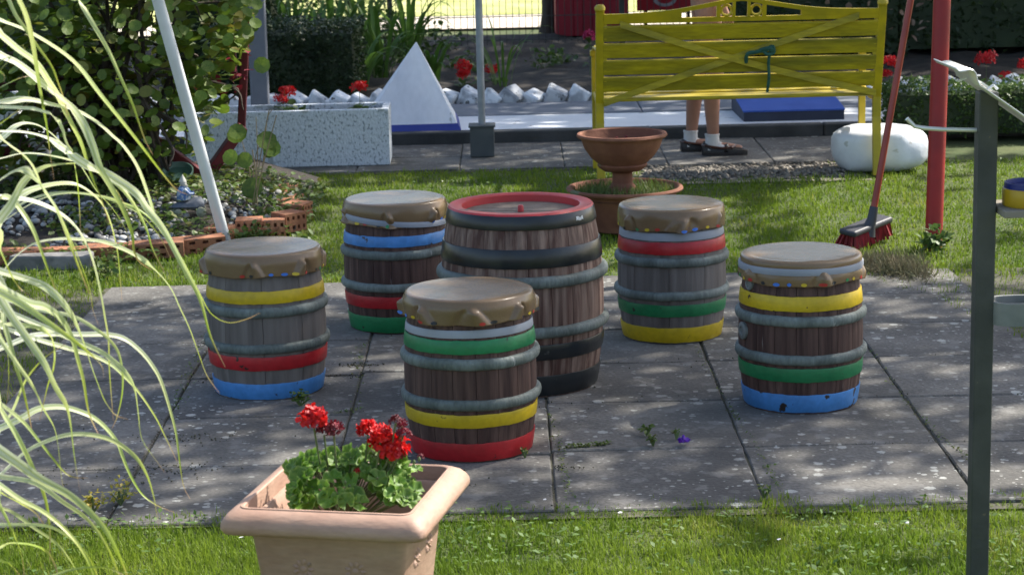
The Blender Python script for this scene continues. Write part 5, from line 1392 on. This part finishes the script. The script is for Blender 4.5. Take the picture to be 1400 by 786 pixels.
# rocks at the back of the rockery
def rock(label, px, py, w_, h_, Y, d_=None, seed=0):
    p = pl(px, py, Y); bm = bmesh.new(); bmesh.ops.create_icosphere(bm, subdivisions=3, radius=1)
    for v in bm.verts:
        c = v.co.copy(); m_ = max(abs(c.x), abs(c.y), abs(c.z)); c = c*(.55+.45/m_*.8); c *= 1+.18*noise.noise(v.co*1.4+Vector((seed*3.1, 0, 0)))
        v.co = Vector((c.x*w_/2, c.y*(d_ or w_)/2, c.z*h_/2))
    me = bpy.data.meshes.new('rock'); bm.to_mesh(me); bm.free()
    o = link('rock', me, 'rock', None, loc=(p.x, Y, max(p.z, h_*.3)), rot=(0, 0, U(-.3, .3))); return tag(o, label, 'rock')
rock('brown rock behind the grass blades, leftmost of three', 42, 285, .17, .12, 10.3, .14, 1)
rock('grey angular rock behind the grass blades, middle of three', 82, 280, .16, .15, 10.3, .14, 2)
rock('grey rock behind the grass blades, rightmost of three', 118, 280, .15, .13, 10.3, .13, 3)
rock('dark rock left of the figurine under the bush', 25, 250, .16, .12, 10.9, .14, 4)
rock('dull brown rock below the red rail', 215, 215, .13, .14, 10.9, .12, 6)
# pebbles and low plants of the rockery
n = 760; X = []; Y = []
while len(X) < n:
    x, y = U(-2.5, -1.02), U(9.32, 10.7)
    if y > float(np.interp(x, bxs, ys_))+.04 and (y < 10.25 or x > -1.45) and noise.noise((x*3.2, y*3.2, 0)) > -.22: X.append(x); Y.append(y)
Z = [rz_(a_, b_)+.012 for a_, b_ in zip(X, Y)]
bm = bmesh.new(); bmesh.ops.create_icosphere(bm, subdivisions=2, radius=1); TV = [tuple(v.co) for v in bm.verts]; TF = [tuple(v.index for v in f.verts) for f in bm.faces]; bm.free()
TV = [(a_, b_*.8, c_*.6) for a_, b_, c_ in TV]
sz = np.clip(RN.lognormal(-4.2, .32, n), .008, .028)
tag(scatter('pebbles', TV, TF, np.stack([X, Y, Z], -1), rotmats(n, .35), sz, 'pebble', smooth=True), 'pale rounded pebbles covering the rockery bed', 'pebbles', kind='stuff')
n = 5200; X = []; Y = []
while len(X) < n:
    x, y = U(-2.5, -.93), U(9.12, 11.1)
    yb = float(np.interp(x, bxs, ys_))
    d_ = noise.noise((x*2.6+5, y*2.6, 3))
    ok = (d_ > -.08 or y > 10.15) if y > yb else (d_ > -.25 and y > yb-.19)
    if ok: X.append(x); Y.append(y)
Z = [rz_(a_, b_)+U(.01, .055) for a_, b_ in zip(X, Y)]
tag(scatter('ground_cover', LEAF[0], LEAF[1], np.stack([X, Y, Z], -1), rotmats(n, .55), RN.uniform(.015, .045, n), 'weed'), 'low green ground cover between the pebbles and bricks', 'ground cover', kind='stuff')
for (px, py, lb) in ((412, 345, 'leafy weed tuft at the right end of the brick edging'), (398, 300, 'leafy weed behind the end bricks'), (310, 275, 'broad leaved weed in front of the red trestle'), (345, 330, 'weed tuft before the bricks'), (150, 375, 'weed patch below the bricks on the left')):
    p = G(px, py); bushy(lb, p.x, p.y, .10, .07, 70, 'weed', .035, group='weeds round the rockery', nm='weed', cat='weed')
mb = MB()
dry = thing('dry_stalks', 'pair of thin dry brown stalks standing by the rockery', 'dry plant', (D(345, 290, 10.2).x, 10.2, 0))
for pts in ([(344, 290), (352, 240), (362, 180), (368, 150)], [(347, 285), (360, 225), (378, 158)], [(352, 290), (350, 240), (345, 205)]):
    mb.tube(catmull([pl(x, y, 10.2)-dry.location for x, y in pts], 4), .0025, 5)
link('stem', mb, 'drystem', dry)
# green glazed bowl under the trestle
gb = thing('glazed_bowl', 'green glazed bowl lying tilted under the red trestle', 'bowl', tuple(pl(243, 238, 10.72)), (R(28), 0, 0))
link('bowl', MB().lathe([(.03, -.035), (.062, -.02), (.078, .008), (.080, .018), (.073, .020), (.060, .0), (.0001, -.012)], 32), 'teal', gb)
# figurine on a little car
fp = G(258, 318); fg = thing('garden_figurine', 'small garden figurine in blue with pale pointed cap riding a slate grey toy car', 'figurine', (fp.x, fp.y+.02, rz_(fp.x, fp.y+.02)+.008), R(8))
mb = MB(); prof = [(-.075, .018, .035), (-.07, .03, .05), (-.04, .036, .062), (0, .038, .066), (.035, .036, .082), (.062, .032, .078), (.075, .02, .06)]
vs = []
for (x, h_, z) in prof:
    for k in range(10):
        a = 2*PI*k/10; vs.append((x, h_*math.cos(a), .048+(z-.040)*math.sin(a)*(1 if math.sin(a) > 0 else .55)))
mb.add(vs, [(i*10+k, i*10+(k+1) % 10, (i+1)*10+(k+1) % 10, (i+1)*10+k) for i in range(len(prof)-1) for k in range(10)]+[tuple(range(10)), tuple(60+k for k in range(10))])
link('car_body', mb, 'fig_grey', fg)
for (x, y, r) in ((-.045, -.04, .021), (.058, -.042, .023), (-.045, .04, .021), (.058, .042, .023), (-.075, -.02, .019)):
    link('wheel', MB().lathe([(.0001, -.012), (r*.8, -.011), (r, -.005), (r, .006), (r*.75, .010), (.0001, .012)], 18), 'fig_stone', fg, loc=(x, y, r), rot=(R(90), 0, 0))
link('figure_body', MB().lathe([(.0001, .0), (.030, .004), (.034, .025), (.028, .05), (.016, .066), (.0001, .07)], 20, fr=lambda r, z, a: r*(1+.12*math.sin(3*a+40*z))), 'fig_blue', fg, loc=(-.018, 0, .075))
for s in (-1, 1): link('arm', MB().tube([(-.012, s*.026, .128), (.008, s*.034, .108), (.028, s*.016, .106)], [.009, .008, .007], 8), 'fig_blue', fg)
link('head', MB().lathe([(.0001, -.016), (.012, -.011), (.016, 0), (.012, .011), (.0001, .015)], 16), 'fig_white', fg, loc=(-.016, 0, .152))
link('beard', MB().lathe([(.0001, .008), (.011, .004), (.010, -.01), (.0001, -.026)], 12), 'fig_white', fg, loc=(-.006, -.004, .142))
link('cap', MB().lathe([(.018, 0), (.016, .008), (.008, .022), (.0001, .036)], 16), 'fig_white', fg, loc=(-.018, 0, .160))

# ================================================================== SMALL THINGS ON PATIO AND LAWN
p = G(935, 610); pan = thing('fallen_pansy', 'purple pansy flower lying on the slabs', 'flower', (p.x, p.y, .006))
for k in range(5):
    a = 2*PI*k/5+.3; mb = MB(); vs = [(0, 0, .006)]; n = 8
    for j in range(n):
        b = -1.0+2.0*j/(n-1); rr_ = .021*(1-.25*abs(b)**2); vs.append((rr_*math.cos(a+b*.62), rr_*math.sin(a+b*.62), .012+.009*math.cos(b*3)*(1 if k % 2 else -.4)+.003))
    mb.add(vs, [(0, j+1, j+2) for j in range(n-1)]); link('petal', mb, 'purple', pan, recalc=False)
for (px, py, n_, r_, lb) in ((884, 597, 22, .018, 'lime green plucked sprig on the slabs left of the pansy, rear one'), (893, 611, 26, .020, 'lime green plucked sprig on the slabs left of the pansy, front one'), (925, 603, 12, .016, 'tiny dull sprig beside the purple pansy')):
    p = G(px, py); bushy(lb, p.x, p.y, r_, .014, n_, 'weed', .016, .004, 'sprig', None, 'fallen_sprig', QLEAF)
def joint_weeds(label, pts, n, w_, h_):
    X = []; 
    P_ = [G(x, y) for x, y in pts]
    for _ in range(n):
        i = random.randrange(len(P_)-1); t = U(0, 1); q = P_[i].lerp(P_[i+1], t); X.append((q.x+random.gauss(0, w_), q.y+random.gauss(0, w_*.8), U(.001, h_)))
    o = scatter('joint_moss', QLEAF[0], QLEAF[1], np.array(X), rotmats(n, .6), RN.uniform(.004, .013, n), 'weed', None); return tag(o, label, 'moss', kind='stuff')
joint_weeds('moss and small weeds along the slab joint right of the nearest stool', [(768, 613), (800, 612), (832, 608)], 240, .007, .012)
joint_weeds('moss in the long joints of the patio', [(750, 562), (765, 620), (780, 682)], 160, .008, .006)
joint_weeds('moss in the joint leading to the lawn at the right', [(952, 475), (1000, 560), (1045, 632), (1075, 680)], 170, .006, .006)
joint_weeds('moss in the joint behind the steel post', [(1190, 480), (1232, 541), (1290, 600), (1330, 632)], 150, .007, .006)
joint_weeds('weeds in the joint left of the blue footed stool', [(290, 450), (262, 500), (240, 560)], 200, .014, .012)
joint_weeds('weeds in the joint behind the planter flowers', [(493, 470), (490, 500), (492, 560), (460, 566)], 160, .010, .008)
X = []
def seam(x0, y0, x1, y1, n, w_=.004):
    for _ in range(n):
        t = U(0, 1); x = x0+(x1-x0)*t; y = y0+(y1-y0)*t
        if noise.noise((x*2.3, y*2.3, 7.)) < U(-.35, .45): continue
        X.append((x+random.gauss(0, w_), y+random.gauss(0, w_), U(-.002, .004)))
for x_ in xs[1:9]: seam(x_, 5.5, x_, 8.6 if x_ < 1.7 else 7.1, 620)
for rw_, a_, b_ in ((rowsB, PX0, -.505), (rowsC, -.505, .10), (rowsA, .10, 2.4)):
    for y_ in rw_[1:-1]: seam(a_, y_, b_, y_, int(150*(b_-a_)))
tag(scatter('joint_grit', QLEAF[0], QLEAF[1], np.array(X), rotmats(len(X), .7), RN.uniform(.003, .009, len(X)), 'joint_bits'), 'moss and grit caught in the joints between the slabs', 'moss', kind='stuff')
p = G(410, 555); bushy('small green weed growing on the slabs behind the planter flowers', p.x, p.y, .035, .03, 45, 'weed', .022, 0, 'weed', None, 'weed')
p = G(718, 625); bushy('tiny weed at the foot of the nearest stool', p.x, p.y, .014, .008, 20, 'weed', .010, 0, 'weed', None, 'weed')
p = G(1045, 680); bushy('dark weed at the front edge of the patio', p.x, p.y, .02, .02, 16, 'weed', .015, 0, 'weed', None, 'weed')
for (px, py, r_) in ((165, 690, .055), (128, 700, .035)):
    p = G(px, py); bushy('low yellow leaved plant at the patio edge under the grass blades' if px > 150 else 'smaller yellow leaved plant beside the long grass blades', p.x, p.y, r_, r_*1.1, 90, 'yellowplant', .016, 0, 'plant', None, 'yellow_plant', QLEAF)
# earth crumbs and debris
X = []
for (px, py, n, s) in ((300, 470, 60, .05), (262, 600, 60, .07), (170, 650, 60, .10), (492, 500, 70, .035), (470, 515, 30, .03), (300, 520, 30, .04), (1320, 620, 12, .04), (776, 640, 30, .03), (1000, 500, 25, .3), (860, 560, 20, .25), (250, 640, 60, .08), (150, 600, 30, .2), (600, 660, 20, .1)):
    p = G(px, py)
    for _ in range(n): X.append((p.x+random.gauss(0, s), p.y+random.gauss(0, s*.5), .004))
X = np.array(X)
tag(scatter('soil_crumbs', OCT[0], OCT[1], X, rotmats(len(X), .5), RN.uniform(.0012, .0046, len(X)), 'jointsoil'), 'dark crumbs of earth scattered on the slabs', 'crumbs', kind='stuff')
# heap of cut dead grass behind the right stool
n = 2600; t_ = RN.uniform(0, 1, n); P0 = G(1185, 368); P1 = G(1262, 376)
X = P0.x+(P1.x-P0.x)*t_+RN.normal(0, .03, n); Y = P0.y+.02+(P1.y-P0.y)*t_+RN.normal(0, .09, n); Z = np.abs(RN.normal(0, .018, n))
tag(scatter('cut_grass_heap', BL_[0], BL_[1], np.stack([X, Y, Z], -1), rotmats(n, 1.2), np.stack([RN.uniform(.002, .004, n), RN.uniform(.03, .05, n), RN.uniform(.03, .06, n)], -1), 'deadgrass'), 'flat heap of swept up dead grass at the patio edge by the broom', 'cut grass', kind='stuff')
p = G(1278, 345); bushy('dark green tuft of grass at the foot of the red pole', p.x, p.y, .06, .09, 90, 'box', .05, 0, 'grass tuft', None, 'grass_tuft', QLEAF)
# daisies / fallen petals in the lawn
X = []
for (px, py) in ((497, 236), (540, 262), (745, 690), (848, 708), (872, 734), (1197, 724), (645, 716), (1080, 232), (1210, 250), (1205, 258), (605, 252), (560, 276), (330, 742), (130, 735), (1065, 745), (1240, 722)):
    p = G(px, py); X.append((p.x, p.y, .016))
X = np.array(X); DA = ([(0, 0, .004)]+[(math.cos(2*PI*k/10)*(1 if k % 2 else .75), math.sin(2*PI*k/10)*(1 if k % 2 else .75), .0) for k in range(10)], [(0, k+1, (k+1) % 10+1) for k in range(10)])
tag(scatter('daisies', DA[0], DA[1], X, rotmats(len(X), .3), RN.uniform(.004, .007, len(X)), 'sock'), 'tiny white daisies dotted in the lawn', 'daisies', kind='stuff')

# ================================================================== TREES whose crowns shade the garden (their trunks stand outside the frame)
def density(x, y):
    d = np.full(len(x), .60)
    pat = (x > -2) & (x < .62) & (y > 5.5) & (y < 8.3); d[pat] = .95; d[pat & (x < -.5)] = 1.0
    pr = (x >= .62) & (y > 5.4) & (y < 8.5); d[pr] = .77
    m = (y >= 8.3) & (y < 11.8); d[m] = .40
    m = (y >= 8.3) & (y < 12) & (x < -.9); d[m] = .42
    m = (y >= 8.3) & (y < 12.2) & (x > 1.3); d[m] = .18
    m = (y >= 11.6) & (y < 14.4); d[m] = .84
    m = (y >= 11.9) & (y < 13.2) & (x > 2.0); d[m] = .25
    m = (y >= 14.4) & (y < 20.6); d[m] = .95
    m = (y >= 20.6); d[m] = 0
    m = (y < 5.5); d[m] = .12
    m = (y < 5.2) & (x < -.7); d[m] = 0.
    return d
TREES = [('leafy tree right of the garden whose crown shades the patio', (5.6, 9.2)), ('leafy tree standing behind the hedge at the right', (5.2, 14.6)), ('broad tree beyond the fence shading the back beds', (6.4, 19.6))]
NL = 52000
gx_ = RN.uniform(-5.0, 4.4, NL); gy_ = RN.uniform(3.9, 20.8, NL); hz_ = RN.uniform(4.6, 7.4, NL)
pat_n = .5+.5*np.tanh(1.5*fbm(gx_, gy_, 1.7, 2.)+.9*fbm(gx_, gy_, 4.3, 5.))
dn = density(gx_, gy_)
keep = pat_n < (dn*1.12-.03)
keep &= RN.uniform(0, 1, NL) < np.clip(.45+.6*dn, 0, 1)
gx_, gy_, hz_ = gx_[keep], gy_[keep], hz_[keep]
tt = hz_/SUN.z; LX = gx_+SUN.x*tt; LY = gy_+SUN.y*tt
own = np.argmin(np.stack([np.hypot(LX-t[1][0]+1.5, LY-t[1][1]) for t in TREES]), 0)
for k, (lb, (tx_, ty_)) in enumerate(TREES):
    t = thing('tree', lb, 'tree', (tx_, ty_, 0)); m_ = own == k
    P_ = np.stack([LX[m_]-tx_, LY[m_]-ty_, hz_[m_]], -1)
    scatter('crown', LEAF[0], LEAF[1], P_, rotmats(len(P_), .7), RN.uniform(.12, .18, len(P_)), 'treeleaf', t, kind='stuff')
    link('trunk', MB().tube(catmull([(0, 0, -.02), (.03, .02, 1.1), (-.05, 0, 2.4), (-.1, .05, 3.9), (-.15, 0, 5.2)], 5), [.17-.0045*i for i in range(21)], 14), 'bark', t)
    mb = MB()
    for q in range(min(16, len(P_))):
        e = P_[(q*len(P_))//17]; mb.tube(catmull([(-.08, .03, 3.0+.1*q % 1.6), (e[0]*.4, e[1]*.4, 4.4), (e[0]*.8, e[1]*.8, e[2]*.93), tuple(e)], 5), [.06-.0035*i for i in range(16)], 7)
    link('limb', mb, 'bark', t)
# the dark trunk seen beyond the fence
p = G(750, 38); t = thing('tree', 'dark tree trunk beyond the fence left of the red hut', 'tree', (p.x, 20.6, 0))
link('trunk', MB().tube(catmull([(0, 0, -.02), (.01, 0, .3), (-.01, 0, 1.0), (.02, .02, 2.4)], 5), [.105, .09, .085, .08, .08, .08, .078, .076, .075, .074, .073, .07, .07, .07, .07, .07], 12), 'bark', t)
n = 2500; d = RN.normal(0, 1, (n, 3)); d /= np.linalg.norm(d, axis=1)[:, None]
scatter('crown', LEAF[0], LEAF[1], d*RN.uniform(.4, 1, n)[:, None]*np.array([1.2, .7, .8])+np.array([0, 0, 2.9]), rotmats(n, .8), RN.uniform(.09, .14, n), 'treeleaf', t, kind='stuff')
# dry leaves hanging in the dark shrubs behind the bench
X = []
for (px, py) in ((1218, 14), (1228, 18), (1236, 22), (1240, 30), (1248, 36), (1256, 34), (1262, 30), (1266, 38), (1252, 42), (1215, 40), (1075, 2), (1100, 4), (1130, 1), (1160, 3), (1245, 48), (1190, 2), (1257, 2), (1262, 4), (1268, 1)):
    X.append(tuple(D(px+U(-2, 2), py, 17.1)))
X = np.array(X); tag(scatter('dry_leaves', LEAF[0], LEAF[1], X, rotmats(len(X), 1.), RN.uniform(.05, .09, len(X)), 'dryleaf'), 'dry pale leaves caught in the dark shrubs by the red handle', 'dry leaves', kind='stuff')
bpy.context.view_layer.update()
print('objects', len(bpy.data.objects), 'tris approx', sum(len(m.polygons) for m in bpy.data.meshes))
